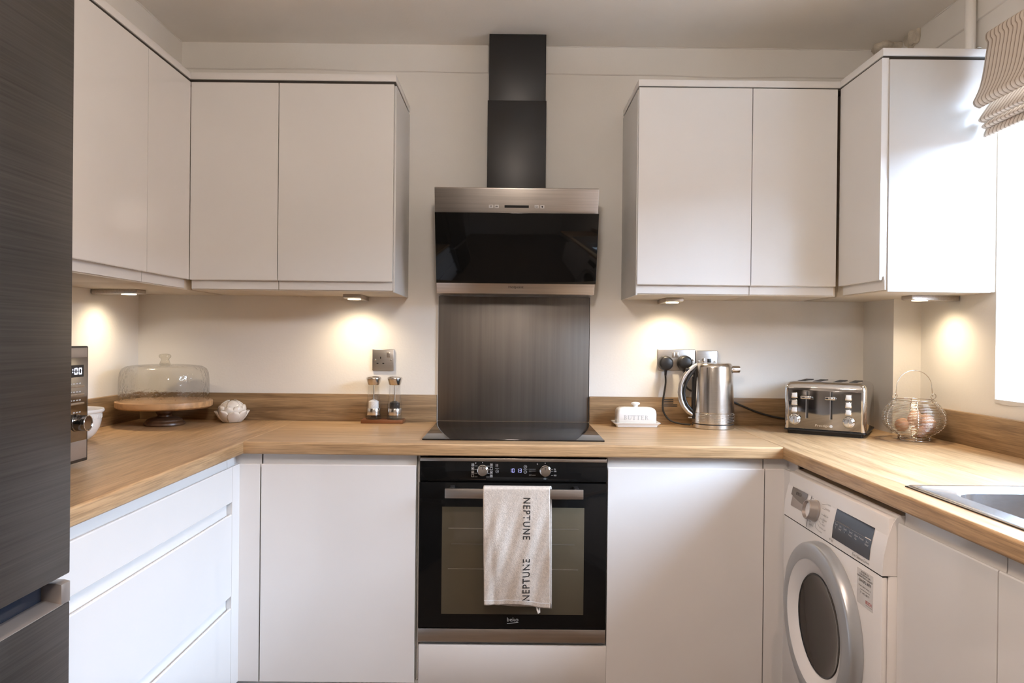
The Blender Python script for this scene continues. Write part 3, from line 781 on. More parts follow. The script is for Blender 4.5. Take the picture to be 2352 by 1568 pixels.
tw = thing('tea_towel', 'beige linen tea towel lettered NEPTUNE hanging on the oven handle', 'tea towel', (0.025, -0.63, 0.41))
o = obj('cloth', MB().grid(towel_all, 56, 110), 'linen', tw, smooth=180)
sm = o.modifiers.new('thickness', 'SOLIDIFY'); sm.thickness = 0.0016; sm.offset = 0
def towel_y(p):
    v = max(0.0, min(1.0, (0.7795 - p.z) / 0.3640)); u = (p.x - TX0 - 0.0055 * v) / (TX1 - TX0)
    q = towel_front(max(0, min(1, u)), v)
    return Vector((p.x, q.y - 0.0016, p.z))
obj('lettering', text_bm('NEPTUNE', 1, (0.0565, -0.65, 0.6870), (0, 0, -1), (1, 0, 0), fit=(0.128, 0.0225), warp=towel_y, spacing=1.2, bold=0.010), 'ink', tw, smooth=0)
obj('lettering', text_bm('NEPTUNE', 1, (0.0570, -0.65, 0.4985), (0, 0, 1), (-1, 0, 0), fit=(0.130, 0.0225), warp=towel_y, spacing=1.2, bold=0.010), 'ink', tw, smooth=0)
def hem(u, v):
    q = towel_front(v, 0.955 + 0.008 * u); return q + Vector((0, -0.0013, 0))
obj('hem_stitch', MB().grid(hem, 1, 40), 'label', tw)
loop = [(0.088, -0.640, 0.425), (0.0905, -0.643, 0.412), (0.0935, -0.645, 0.400), (0.0965, -0.644, 0.392), (0.0995, -0.643, 0.394), (0.0990, -0.642, 0.406), (0.0975, -0.640, 0.425)]
obj('hanging_loop', MB().tube(loop, 0.0026, 8, flat=0.5), 'tape', tw)

# ------------------------------------------------------------------ fridge freezer
FX = -0.79
t = thing('fridge_freezer', 'tall dark steel fridge freezer filling the left edge', 'fridge', (-1.12, -1.89, 0))
obj('cabinet_body', bx((XL + 0.02, -2.185, 0.02), (-0.865, -1.584, 1.94), 0.004), 'fridge', t)
obj('door', bx((-0.862, -2.185, 0.8125), (FX, -1.5805, 1.945), 0.003), 'fridge', t)['label'] = 'upper fridge door'
ld = obj('door', bx((-0.862, -2.185, 0.06), (FX, -1.5805, 0.7620), 0.003), 'fridge', t)
ld['label'] = 'lower freezer door'
obj('grip_recess', bx((-0.862, -2.180, 0.7622), (-0.826, -1.6060, 0.8120)), 'navy', ld)
obj('grip_lip', MB().prism([(-0.8258, 0.7622), (FX + 0.0005, 0.7622), (FX + 0.0005, 0.7640), (-0.818, 0.7700), (-0.8258, 0.7700)], (0, -2.182, 0), (1, 0, 0), (0, 0, 1), (0, 0.580, 0), 0.0006), 'fridge_trim', ld)
obj('grip_end_cap', MB().prism([(-0.845, 0.7622), (FX, 0.7622), (FX, 0.7985), (-0.800, 0.8010), (-0.845, 0.8010)], (0, -1.6058, 0), (1, 0, 0), (0, 0, 1), (0, 0.0255, 0), 0.001), 'fridge_trim', ld)

# ------------------------------------------------------------------ microwave
MX = -1.075
t = thing('microwave', 'dark steel microwave half hidden behind the fridge', 'microwave', (-1.26, -1.29, 0.9102))
obj('casing', bx((-1.452, -1.540, 0.9215), (MX - 0.018, -1.046, 1.2105), 0.004), 'black', t)
for yy in (-1.49, -1.10):
    for xx in (-1.42, -1.12): obj('foot', MB().lathe([(0.014, 0), (0.014, 0.0115)], (xx, yy, 0.9103), 16), 'rubber', t)
fp = obj('front_panel', bx((MX - 0.018, -1.545, 0.9225), (MX, -1.0405, 1.2135), 0.003), 'black', t)
obj('top_strip', bx((MX - 0.001, -1.540, 1.1850), (MX + 0.0012, -1.0480, 1.2095), 0.0005), 'fridge_trim', fp)
obj('control_glass', bx((MX - 0.001, -1.250, 0.9770), (MX + 0.0012, -1.0480, 1.1850), 0.0003), 'chrome_dark', fp)
obj('bottom_strip', bx((MX - 0.001, -1.540, 0.9310), (MX + 0.0012, -1.0480, 0.9770), 0.0005), 'fridge_trim', fp)
ds = obj('display', bx((MX + 0.0010, -1.165, 1.1365), (MX + 0.0018, -1.0640, 1.1665)), 'hood_black', fp)
obj('clock', digits('00:00', (MX + 0.0019, -1.148, 1.1430), (0, 1, 0), (0, 0, 1), 0.0130, 0.0165, 0.0052, 0.0030), 'digit', ds, smooth=0)
for z in (1.1135, 1.0930, 1.0705):
    obj('button', bx((MX + 0.001, -1.180, z - 0.0025), (MX + 0.0045, -1.0640, z + 0.0025), 0.0006), 'steel_h', fp)
m = MB()
for z, n in ((1.1205, 5), (1.1000, 4), (1.0790, 5), (1.0490, 3)):
    for k in range(n): m.box((MX + 0.0012, -1.075 - 0.012 * k - 0.0075, z - 0.0012), (MX + 0.0015, -1.075 - 0.012 * k, z + 0.0014))
obj('print', m, 'ink_light', fp, smooth=0)
kn = obj('knob', MB().lathe([(0.0220, 0), (0.0220, 0.002), (0.0195, 0.003), (0.0195, 0.028), (0.0185, 0.0295), (0.0170, 0.0295), (0.0165, 0.0285), (0, 0.0285)], (MX + 0.001, -1.0915, 1.0230), 40, axis=(1, 0, 0)), 'chrome_dark', fp)
obj('knob_ring', MB().lathe([(0.0193, 0.0285), (0.0198, 0.0295), (0.0185, 0.0305), (0.0172, 0.0297)], (MX + 0.001, -1.0915, 1.0230), 40, axis=(1, 0, 0)), 'chrome', kn)

# ------------------------------------------------------------------ white bowl
bc = (-1.362, -0.655, 0.9102)
t = thing('mixing_bowl', 'white ceramic mixing bowl with embossed band behind the microwave', 'bowl', bc)
pr = [(0, 0.004), (0.040, 0.004), (0.042, 0), (0.048, 0.002), (0.062, 0.010), (0.076, 0.024), (0.0865, 0.044), (0.0915, 0.064), (0.0930, 0.084), (0.0935, 0.090), (0.0985, 0.092), (0.1005, 0.097), (0.098, 0.102), (0.093, 0.1005), (0.088, 0.090), (0.078, 0.062), (0.060, 0.032), (0.040, 0.014), (0, 0.010)]
obj('body', MB().lathe(pr, bc, 56), 'ceramic', t, smooth=60)
m = MB()
for k in range(40):
    a = R(9 * k); r = 0.0925
    c = Vector(bc) + Vector((r * math.cos(a), r * math.sin(a), 0.079)); nrm = Vector((math.cos(a), math.sin(a), 0.0))
    tg = Vector((-math.sin(a), math.cos(a), 0))
    m.prism([(-0.004, -0.006), (0.004, -0.006), (0.004, 0.006), (-0.004, 0.006)], c - nrm * 0.004, tg, (0, 0, 1), nrm * 0.0048, 0.0008)
o = obj('embossed_band', m, 'ceramic', t); o['kind'] = 'stuff'

# ------------------------------------------------------------------ cake stand and dome
cc = (-1.283, -0.196, 0.9102)
t = thing('cake_stand', 'round wooden cake stand on a dark turned foot', 'cake stand', cc)
obj('foot', MB().lathe([(0, 0), (0.068, 0), (0.0715, 0.004), (0.0705, 0.010), (0.064, 0.015), (0.062, 0.016), (0.060, 0.021), (0.048, 0.027), (0.030, 0.030), (0.025, 0.032), (0.024, 0.037), (0.029, 0.044), (0.0305, 0.051), (0.027, 0.060), (0.0, 0.0625)], cc, 56), 'walnut', t, smooth=40)
obj('plate', MB().lathe([(0, 0.0620), (0.10, 0.0620), (0.158, 0.0655), (0.165, 0.071), (0.1665, 0.0875), (0.1655, 0.0900), (0.163, 0.0910), (0, 0.0895)], cc, 64), 'acacia', t, smooth=40)
t = thing('cake_dome', 'clear hammered glass dome with knob resting on the cake stand', 'glass dome', (cc[0], cc[1], cc[2] + 0.0912))
zb = 0.0
pr = [(0.1535, 0.0), (0.1540, 0.03), (0.1535, 0.078), (0.1505, 0.103), (0.143, 0.118), (0.128, 0.127), (0.095, 0.1315), (0.05, 0.1335), (0.016, 0.1345)]
obj('shell', MB().lathe(pr, (cc[0], cc[1], cc[2] + 0.0912), 72), 'dome', t, smooth=180)
obj('knob', MB().lathe([(0.019, 0.1345), (0.0170, 0.141), (0.0140, 0.149), (0.0140, 0.154), (0.0205, 0.160), (0.0215, 0.165), (0.018, 0.170), (0.008, 0.1725), (0, 0.173)], (cc[0], cc[1], cc[2] + 0.0912), 32), 'knob_glass', t, smooth=180)

# ------------------------------------------------------------------ lotus holder
lc = (-1.073, -0.090, 0.9102)
t = thing('tealight_holder', 'pearly ceramic lotus flower tealight holder beside the cake stand', 'candle holder', lc)
obj('cup', MB().lathe([(0, 0.001), (0.028, 0.0), (0.040, 0.012), (0.045, 0.035), (0.040, 0.058), (0.037, 0.058), (0.040, 0.035), (0.030, 0.014), (0, 0.010)], lc, 32), 'lustre', t, smooth=60)
def petal(ang, r0, z0, r1, z1, wid, curl):
    ca, sa = math.cos(ang), math.sin(ang)
    def f(u, v):
        s = (u - 0.5) * 2
        rr = r0 + (r1 - r0) * math.sin(v * math.pi / 2) ** 0.9 + curl * max(0, v - 0.6) ** 2
        zz = z0 + (z1 - z0) * v
        wv = wid * ((0.62 + 0.38 * math.sin(v / 0.62 * math.pi / 2)) if v < 0.62 else max(0.03, math.sqrt(max(0, 1 - ((v - 0.62) / 0.38) ** 2))))
        rr -= 0.007 * s * s * (0.4 + v)
        y = s * wv
        return Vector(lc) + Vector((ca * rr - sa * y, sa * rr + ca * y, zz))
    m = MB().grid(f, 10, 12)
    o = obj('petal', m, 'lustre', t, smooth=180)
    md = o.modifiers.new('thickness', 'SOLIDIFY'); md.thickness = 0.0035; md.offset = 0
    return o
for k in range(6): petal(R(60 * k - 62), 0.036, 0.020, 0.044, 0.084 - 0.003 * (k % 2), 0.0245, -0.16)
for k in range(8): petal(R(45 * k - 84), 0.036, 0.008, 0.0535, 0.062 + 0.003 * (k % 3), 0.0225, -0.04)
for k in range(8): petal(R(45 * k - 62), 0.030, 0.001, 0.0595, 0.044 + 0.004 * (k % 2), 0.0235, 0.03)

# ------------------------------------------------------------------ salt and pepper mills on their tray
tag(obj('mill_tray', bx((-0.5750, -0.0935, 0.9102), (-0.4125, -0.0245, 0.9245), 0.0015), 'tray', loc=(-0.494, -0.059, 0.9102)), 'small reddish wooden tray under the salt and pepper mills', 'tray')
def mill(name, label, x, fill, hf):
    c = (x, -0.059, 0.9247)
    t = thing(name, label, 'mill', c, group='salt and pepper mills')
    obj('base', MB().lathe([(0, 0), (0.0300, 0), (0.0300, 0.004), (0.0278, 0.0165), (0, 0.0165)], c, 40), 'clear', t, smooth=40)
    obj('collar', MB().lathe([(0, 0.0165), (0.0268, 0.0165), (0.0272, 0.018), (0.0272, 0.041), (0.0265, 0.0425), (0, 0.0425)], c, 40), 'steel_round', t, smooth=40)
    obj('fill', MB().lathe([(0, 0.0425), (0.0195, 0.0425), (0.0190, hf - 0.004), (0.012, hf), (0.004, hf + 0.003), (0, hf + 0.002)], c, 24), fill, t)
    obj('body', MB().lathe([(0.0283, 0.0425), (0.0288, 0.045), (0.0265, 0.062), (0.0225, 0.092), (0.0205, 0.115), (0.0212, 0.1335)], c, 40), 'clear', t, smooth=60)
    obj('spindle', MB().lathe([(0.0022, 0.043), (0.0022, 0.1335)], c, 10), 'steel_round', t)
    obj('cap', MB().lathe([(0, 0.1335), (0.0215, 0.1335), (0.0235, 0.137), (0.0290, 0.157), (0.0292, 0.160), (0.027, 0.1635), (0.016, 0.1665), (0, 0.1675)], c, 40), 'steel_round', t, smooth=40)
mill('salt_mill', 'clear mill of white salt with steel cap, on wooden tray', -0.5320, 'salt', 0.073)
mill('pepper_mill', 'clear mill of black peppercorns with steel cap, on wooden tray', -0.4495, 'pepper', 0.068)

# ------------------------------------------------------------------ sockets and plugs
def plate(t, x0, x1, z0, z1, depth=0.008):
    obj('plate', MB().prism([(x0, z0), (x1, z0), (x1, z1), (x0, z1)], (0, -0.0005, 0), (1, 0, 0), (0, 0, 1), (0, -depth, 0), 0.0022, 3), 'socket', t)
def slot(t, x, z, wd, h, y=-0.0088): obj('pin_hole', bx((x - wd / 2, y - 0.0003, z - h / 2), (x + wd / 2, y + 0.0012, z + h / 2)), 'black', t)
def screw(t, x, z): obj('screw', MB().lathe([(0.0042, 0), (0.0042, 0.0012), (0.003, 0.0018), (0, 0.0018)], (x, -0.0083, z), 16, axis=(0, -1, 0)), 'chrome', t)
t = thing('wall_socket', 'single brushed steel switched socket above the salt mill', 'socket', (-0.5055, 0, 1.112), group='brushed steel wall sockets')
plate(t, -0.5485, -0.4625, 1.1115, 1.1972)
slot(t, -0.5155, 1.1625, 0.0045, 0.0085); slot(t, -0.5275, 1.1400, 0.0075, 0.0045); slot(t, -0.5045, 1.1400, 0.0075, 0.0045)
sw = obj('switch', bx((-0.4905, -0.0112, 1.1640), (-0.4775, -0.0080, 1.1855), 0.0010), 'steel_h', t)
screw(t, -0.5365, 1.1540); screw(t, -0.4745, 1.1535)
t = thing('wall_socket', 'double brushed steel socket with black plugs beside the kettle', 'socket', (0.662, 0, 1.127), group='brushed steel wall sockets')
plate(t, 0.5885, 0.7375, 1.1255, 1.2085)
for x in (0.6455, 0.6590): obj('switch', bx((x, -0.0112, 1.1755), (x + 0.0115, -0.0080, 1.1965), 0.0010), 'steel_h', t)
screw(t, 0.598, 1.1665); screw(t, 0.7285, 1.1665)
t = thing('wall_socket', 'square brushed steel outlet plate just above kettle lid', 'socket', (0.783, 0, 1.120), group='brushed steel wall sockets')
plate(t, 0.7400, 0.8265, 1.1185, 1.2040)
obj('outlet', bx((0.7635, -0.0108, 1.155), (0.7765, -0.0080, 1.1735), 0.001), 'chrome', t); obj('outlet', bx((0.7860, -0.0108, 1.155), (0.8000, -0.0080, 1.1720), 0.001), 'black', t)
screw(t, 0.7510, 1.1615); screw(t, 0.8155, 1.1615)
def plug(label, x, z, cord, r):
    t = thing('power_plug', label, 'plug', (x, -0.0090, z), group='black mains plugs')
    m = MB().lathe([(0, 0.0345), (0.020, 0.0345), (0.0255, 0.032), (0.0280, 0.027), (0.0295, 0.004), (0.0290, 0.0), (0, 0.0)], (x, -0.0090, z), 40, axis=(0, -1, 0))
    obj('body', m, 'black', t, smooth=50)
    obj('strain_relief', MB().tube([(x, -0.026, z - 0.024), (x, -0.026, z - 0.034), (x - 0.001, -0.026, z - 0.050)], [0.0085, 0.0055, 0.0042], 12), 'black', t)
    # smooth cord through the points
    P = [Vector(p) for p in cord]; out = []
    for i in range(len(P) - 1):
        p0, p1, p2, p3 = P[max(0, i - 1)], P[i], P[i + 1], P[min(len(P) - 1, i + 2)]
        for k in range(8):
            s = k / 8
            out.append(0.5 * ((2 * p1) + (p2 - p0) * s + (2 * p0 - 5 * p1 + 4 * p2 - p3) * s * s + (3 * p1 - p0 - 3 * p2 + p3) * s ** 3))
    out.append(P[-1])
    obj('cord', MB().tube(out, r, 10), 'rubber', t)
    return t
plug('round black plug in the left socket with cord to kettle', 0.6165, 1.1535,
     [(0.6155, -0.026, 1.103), (0.6165, -0.026, 1.075), (0.6110, -0.028, 1.035), (0.6055, -0.030, 0.995), (0.6090, -0.034, 0.960), (0.6310, -0.045, 0.930), (0.6650, -0.060, 0.9190), (0.7050, -0.075, 0.9165)], 0.0036)
plug('round black plug in the right socket partly behind the kettle', 0.6925, 1.1555,
     [(0.6915, -0.026, 1.105), (0.695, -0.024, 1.07), (0.720, -0.0235, 1.045), (0.800, -0.0235, 1.030), (0.862, -0.0240, 1.0115), (0.920, -0.0245, 0.988), (0.985, -0.0245, 0.962), (1.060, -0.0245, 0.943), (1.130, -0.026, 0.936)], 0.0036)

# ------------------------------------------------------------------ butter dish
t = thing('butter_dish', 'white ceramic butter dish embossed BUTTER with knobbed lid', 'butter dish', (0.4885, -0.083, 0.9102))
def rr_loop(hx, hy, r, n=6):
    pts = []
    for cx_, cy_, a0 in ((hx - r, hy - r, 0), (-hx + r, hy - r, 90), (-hx + r, -hy + r, 180), (hx - r, -hy + r, 270)):
        for k in range(n + 1): a = R(a0 + 90 * k / n); pts.append((cx_ + r * math.cos(a), cy_ + r * math.sin(a)))
    return pts
def loft(c, layers):
    """layers: (half x, half y, corner radius, z)"""
    tb = bmesh.new(); L = []
    for hx, hy, r, z in layers: L.append([tb.verts.new((c[0] + a, c[1] + b, c[2] + z)) for a, b in rr_loop(hx, hy, r)])
    for a, b in zip(L, L[1:]):
        n = len(a)
        for k in range(n): tb.faces.new((a[k], a[(k + 1) % n], b[(k + 1) % n], b[k]))
    tb.faces.new(L[0][::-1]); tb.faces.new(L[-1])
    bmesh.ops.recalc_face_normals(tb, faces=tb.faces[:])
    return MB().add(tb)
bd = (0.4885, -0.083, 0.9102)
obj('dish', loft(bd, [(0.076, 0.038, 0.006, 0), (0.078, 0.040, 0.007, 0.001), (0.0805, 0.0425, 0.008, 0.0075), (0.0905, 0.050, 0.010, 0.0155), (0.0905, 0.050, 0.010, 0.0170), (0.0890, 0.0487, 0.009, 0.0172), (0.080, 0.042, 0.008, 0.0105)]), 'ceramic', t, smooth=40)
lid = obj('lid', loft(bd, [(0.0755, 0.0385, 0.010, 0.0107), (0.0758, 0.0388, 0.011, 0.050), (0.0745, 0.0375, 0.013, 0.060), (0.0705, 0.034, 0.014, 0.0680), (0.062, 0.027, 0.014, 0.0730), (0.045, 0.016, 0.012, 0.0748)]), 'ceramic', t, smooth=180)
obj('knob', MB().lathe([(0.0095, 0.073), (0.0085, 0.078), (0.0110, 0.0815), (0.0168, 0.0850), (0.0175, 0.0885), (0.0150, 0.0915), (0.008, 0.0932), (0, 0.0935)], bd, 32), 'ceramic', lid, smooth=180)
def serif_text(s, x0, z0, h, gap, y):
    m = MB(); x = x0
    tk, tn = h * 0.17, h * 0.075
    def rect(a, b, c, d): m.prism([(a, b), (c, b), (c, d), (a, d)], (x, y, z0), (1, 0, 0), (0, 0, 1), (0, -0.0006, 0))
    def stem(cx_, b=0.0, tt=h): rect(cx_ - tk / 2, b, cx_ + tk / 2, tt)
    def foot(cx_, z): rect(cx_ - tk * 1.15, z, cx_ + tk * 1.15, z + tn)
    def bowl(cx_, cz, rx, rz, a0, a1, n=12):
        for k in range(n):
            p = []
            for a in (a0 + (a1 - a0) * k / n, a0 + (a1 - a0) * (k + 1) / n):
                c_, s_ = math.cos(R(a)), math.sin(R(a)); th = tn + (tk - tn) * abs(c_)
                p.append(((cx_ + rx * c_, cz + rz * s_), (cx_ + (rx - th) * c_, cz + (rz - tn) * s_)))
            m.prism([p[0][0], p[1][0], p[1][1], p[0][1]], (x, y, z0), (1, 0, 0), (0, 0, 1), (0, -0.0006, 0))
    for ch in s:
        if ch in 'BRE':
            stem(h * 0.2); foot(h * 0.2, 0); foot(h * 0.2, h - tn)
            wd = h * 0.75
            if ch == 'B': bowl(h * 0.28, h * 0.74, h * 0.36, h * 0.26, -90, 90); bowl(h * 0.28, h * 0.26, h * 0.44, h * 0.26, -90, 90)
            if ch == 'R':
                bowl(h * 0.28, h * 0.74, h * 0.38, h * 0.26, -90, 90)
                m.prism([(h * 0.38, h * 0.48), (h * 0.55, h * 0.48), (h * 0.86, 0), (h * 0.66, 0)], (x, y, z0), (1, 0, 0), (0, 0, 1), (0, -0.0006, 0)); wd = h * 0.85
            if ch == 'E':
                rect(h * 0.2, 0, h * 0.72, tn); rect(h * 0.2, h - tn, h * 0.68, h); rect(h * 0.2, h * 0.48, h * 0.55, h * 0.48 + tn)
                rect(h * 0.66, 0, h * 0.72, h * 0.22); rect(h * 0.62, h * 0.8, h * 0.68, h); rect(h * 0.52, h * 0.4, h * 0.56, h * 0.62)
        elif ch == 'U':
            stem(h * 0.2, h * 0.3); foot(h * 0.2, h - tn); rect(h * 0.78 - tn / 2, h * 0.3, h * 0.78 + tn / 2, h); foot(h * 0.78, h - tn); bowl(h * 0.47, h * 0.3, h * 0.35, h * 0.3, 180, 360); wd = h * 0.9
        elif ch == 'T':
            stem(h * 0.42); foot(h * 0.42, 0); rect(0, h - tn, h * 0.84, h); rect(0, h * 0.76, tn, h); rect(h * 0.84 - tn, h * 0.76, h * 0.84, h); wd = h * 0.84
        x += wd + gap
    return m
obj('lettering', serif_text('BUTTER', 0.4375, 0.9385, 0.0165, 0.0026, -0.1214), 'emboss', lid, smooth=0)

# ------------------------------------------------------------------ kettle
kc = (0.783, -0.108, 0.9102)
t = thing('kettle', 'tall brushed steel kettle with arched handle on its base', 'kettle', kc)
obj('power_base', MB().lathe([(0, 0), (0.0775, 0), (0.0795, 0.002), (0.0795, 0.0155), (0.078, 0.0165), (0, 0.0165)], kc, 64), 'steel_round', t)
obj('base_gap', MB().lathe([(0.0775, 0.0165), (0.0775, 0.0195)], kc, 64), 'black', t)
bd_ = obj('body', MB().lathe([(0, 0.0195), (0.0785, 0.0195), (0.0795, 0.021), (0.0788, 0.058), (0.0775, 0.0595), (0.0775, 0.0612), (0.0785, 0.0625), (0.0745, 0.160), (0.0712, 0.232), (0.0695, 0.2400), (0.0655, 0.2445), (0.055, 0.2460), (0, 0.2475)], kc, 72), 'steel_round', t, smooth=30)
for z in (0.0285, 0.0335, 0.0400, 0.0455, 0.0520): 
    m = MB()
    for a0, a1 in ((-150, -128), (-104, -86), (-70, -40), (-22, 40)):
        m.tube([(kc[0] + 0.0793 * math.cos(R(a0 + (a1 - a0) * k / 12)), kc[1] + 0.0793 * math.sin(R(a0 + (a1 - a0) * k / 12)), kc[2] + z) for k in range(13)], 0.0007, 5)
    obj('groove', m, 'socket', bd_)
m = MB()
for a in (-112, -79, -62, -33):
    for z in (0.031, 0.0428, 0.0535): m.ball((kc[0] + 0.0792 * math.cos(R(a)), kc[1] + 0.0792 * math.sin(R(a)), kc[2] + z), (0.0014, 0.0014, 0.0014), 8, 6)
o = obj('rivet', m, 'chrome', bd_); o['kind'] = 'stuff'
obj('lid', MB().lathe([(0.0655, 0.2447), (0.064, 0.2475), (0.05, 0.2490), (0, 0.2500)], kc, 48), 'steel_round', t, smooth=50)
sp = (kc[0] + 0.066, kc[1] - 0.012, kc[2] + 0.2255)
obj('spout', MB().lathe([(0.0135, 0), (0.0135, 0.0285), (0.0128, 0.0295), (0.011, 0.0295), (0.011, 0.02), (0, 0.02)], sp, 28, axis=(1, -0.05, 0)), 'steel_round', t)
hp = [(-0.066, 0.2400), (-0.078, 0.2340), (-0.098, 0.2180), (-0.1155, 0.195), (-0.1275, 0.166), (-0.1305, 0.135), (-0.1265, 0.106), (-0.116, 0.081), (-0.100, 0.062), (-0.078, 0.0475)]
obj('handle', MB().tube([(kc[0] + a, kc[1] - 0.01, kc[2] + b) for a, b in hp], [0.0080, 0.0085, 0.0090, 0.0092, 0.0092, 0.0092, 0.0092, 0.0092, 0.0088, 0.0075], 14), 'socket', t, smooth=60)
hp2 = [(-0.068, 0.2280), (-0.080, 0.2170), (-0.095, 0.198), (-0.1065, 0.175), (-0.1140, 0.150), (-0.1155, 0.130), (-0.1120, 0.108), (-0.102, 0.086), (-0.088, 0.069), (-0.074, 0.058)]
obj('handle_grip', MB().tube([(kc[0] + a, kc[1] - 0.011, kc[2] + b) for a, b in hp2], [0.0085, 0.0075, 0.0062, 0.0056, 0.0054, 0.0054, 0.0056, 0.006, 0.007, 0.008], 12), 'black', t, smooth=60)
hs = []
for k in range(13):
    z = 0.035 + 0.203 * k / 12; rr = 0.0790 - 0.0072 * (z - 0.06) / 0.17 if z > 0.06 else 0.0792
    hs.append((kc[0] + rr * math.cos(R(-172)), kc[1] + rr * math.sin(R(-172)), kc[2] + z))
obj('handle_spine', MB().tube(hs, 0.0082, 10), 'black', t, smooth=60)
obj('water_gauge', MB().tube([(kc[0] - 0.083, kc[1] - 0.008, kc[2] + 0.075), (kc[0] - 0.0815, kc[1] - 0.008, kc[2] + 0.195)], 0.0032, 8), 'black', t)
obj('lid_switch', bx((kc[0] - 0.110, kc[1] - 0.018, kc[2] + 0.2130), (kc[0] - 0.088, kc[1] - 0.002, kc[2] + 0.2285), 0.004), 'black', t)
obj('power_switch', bx((kc[0] - 0.098, kc[1] - 0.016, kc[2] + 0.0365), (kc[0] - 0.078, kc[1] - 0.006, kc[2] + 0.0410), 0.0015), 'steel_h', t)

# ------------------------------------------------------------------ toaster (local frame: front face towards -y, turned)
TW, TD, TH = 0.272, 0.262, 0.190
ta = R(-32.0)
fr = Vector((1.2335, -0.392, 0.9102))       # front right corner of the body
ca, sa = math.cos(ta), math.sin(ta)
ctr = fr + Vector((ca * (-TW / 2) - sa * (TD / 2), sa * (-TW / 2) + ca * (TD / 2), 0))
t = thing('toaster', 'four slice chrome toaster in the right corner', 'toaster', ctr, ta)
hx, hy = TW / 2, TD / 2
pts = [(-hx, 0.016), (hx, 0.016), (hx, TH - 0.026)]
for k in range(1, 7): a = R(15 * k); pts.append((hx - 0.026 + 0.026 * math.cos(a), TH - 0.026 + 0.026 * math.sin(a)))
for k in range(0, 6): a = R(90 + 15 * k); pts.append((-hx + 0.026 + 0.026 * math.cos(a), TH - 0.026 + 0.026 * math.sin(a)))
pts.append((-hx, TH - 0.026))
def body_loft():
    """rounded-top body with softened front and back edges"""
    layers = [(hx - 0.006, hy - 0.006, 0.012, 0.0155), (hx, hy, 0.016, 0.019), (hx, hy, 0.016, TH - 0.026), (hx - 0.0015, hy - 0.0015, 0.017, TH - 0.017), (hx - 0.0065, hy - 0.0065, 0.018, TH - 0.0075), (hx - 0.014, hy - 0.014, 0.018, TH - 0.0018), (hx - 0.023, hy - 0.023, 0.018, TH)]
    return loft((0, 0, 0), layers)
obj('body', body_loft(), 'chrome', t, local=True, smooth=60)
obj('plinth_base', loft((0, 0, 0), [(hx - 0.010, hy - 0.010, 0.014, 0), (hx - 0.008, hy - 0.008, 0.014, 0.012), (hx + 0.002, hy + 0.002, 0.016, 0.0135), (hx + 0.002, hy + 0.002, 0.016, 0.0175)]), 'black', t, local=True)
fpn = obj('front_panel', MB().prism([(-hx + 0.016, 0.0225), (hx - 0.016, 0.0225), (hx - 0.016, TH - 0.030), (-hx + 0.016, TH - 0.030)], (0, -hy + 0.001, 0), (1, 0, 0), (0, 0, 1), (0, -0.0022, 0), 0.0006), 'chrome_dark', t, local=True)
yf = -hy - 0.0012
for x in (-0.0980, -0.0460, 0.0220, 0.0740):
    obj('bread_slot', bx((x, -0.088, TH - 0.0008), (x + 0.027, 0.088, TH + 0.0006)), 'ink', t, local=True)
for x in (-0.0560, 0.0245):
    obj('lever_slot', bx((x - 0.0032, yf - 0.0005, 0.060), (x + 0.0032, yf + 0.002, 0.1565), 0.0004), 'black', fpn, local=True)
    obj('slot_rim', MB().box((x - 0.0052, yf - 0.0004, 0.0575), (x - 0.0034, yf + 0.001, 0.1570)), 'chrome', fpn, local=True)
    lv = obj('lever', bx((x - 0.0200, yf - 0.0260, 0.1290), (x + 0.0150, yf - 0.0060, 0.1405), 0.0035, 3), 'chrome', fpn, local=True)
    obj('lever_stem', bx((x - 0.0028, yf - 0.0070, 0.1315), (x + 0.0028, yf + 0.001, 0.1380)), 'black', lv, local=True)
for x in (-0.1000, 0.0790):
    for z in (0.1400, 0.1135, 0.0875):
        b = obj('button', bx((x - 0.0085, yf - 0.0035, z - 0.0080), (x + 0.0085, yf + 0.0005, z + 0.0080), 0.0022, 3), 'label', fpn, local=True)
        obj('bezel', MB().prism([(x - 0.0105, z - 0.0100), (x + 0.0105, z - 0.0100), (x + 0.0105, z + 0.0100), (x - 0.0105, z + 0.0100)], (0, yf + 0.0006, 0), (1, 0, 0), (0, 0, 1), (0, -0.0016, 0), 0.0006), 'chrome', b, local=True)
        obj('caption', bx((x - 0.0065, yf - 0.0003, z - 0.0135), (x + 0.0065, yf, z - 0.0120)), 'ink_grey', fpn, local=True)
    k = obj('dial', MB().lathe([(0.0200, 0), (0.0200, 0.003), (0.0185, 0.005), (0.0160, 0.006), (0.0150, 0.017), (0.0130, 0.0185), (0, 0.0185)], (x + 0.002, yf, 0.0530), 36, axis=(0, -1, 0)), 'chrome', fpn, local=True)
    obj('dial_grip', bx((x + 0.0005, yf - 0.0235, 0.0400), (x + 0.0035, yf - 0.0180, 0.0660), 0.001), 'chrome', k, local=True)
obj('lettering', text_bm('Prestige', 1, (-0.006, yf, 0.0345), (1, 0, 0.02), (0.15, 0, 1), fit=(0.046, 0.0105)), 'chrome', fpn, local=True, smooth=0)
obj('badge_dot', MB().lathe([(0.0055, 0), (0.0045, 0.0015), (0, 0.002)], (0.0235, yf, 0.0345), 20, axis=(0, -1, 0)), 'label', fpn, local=True)

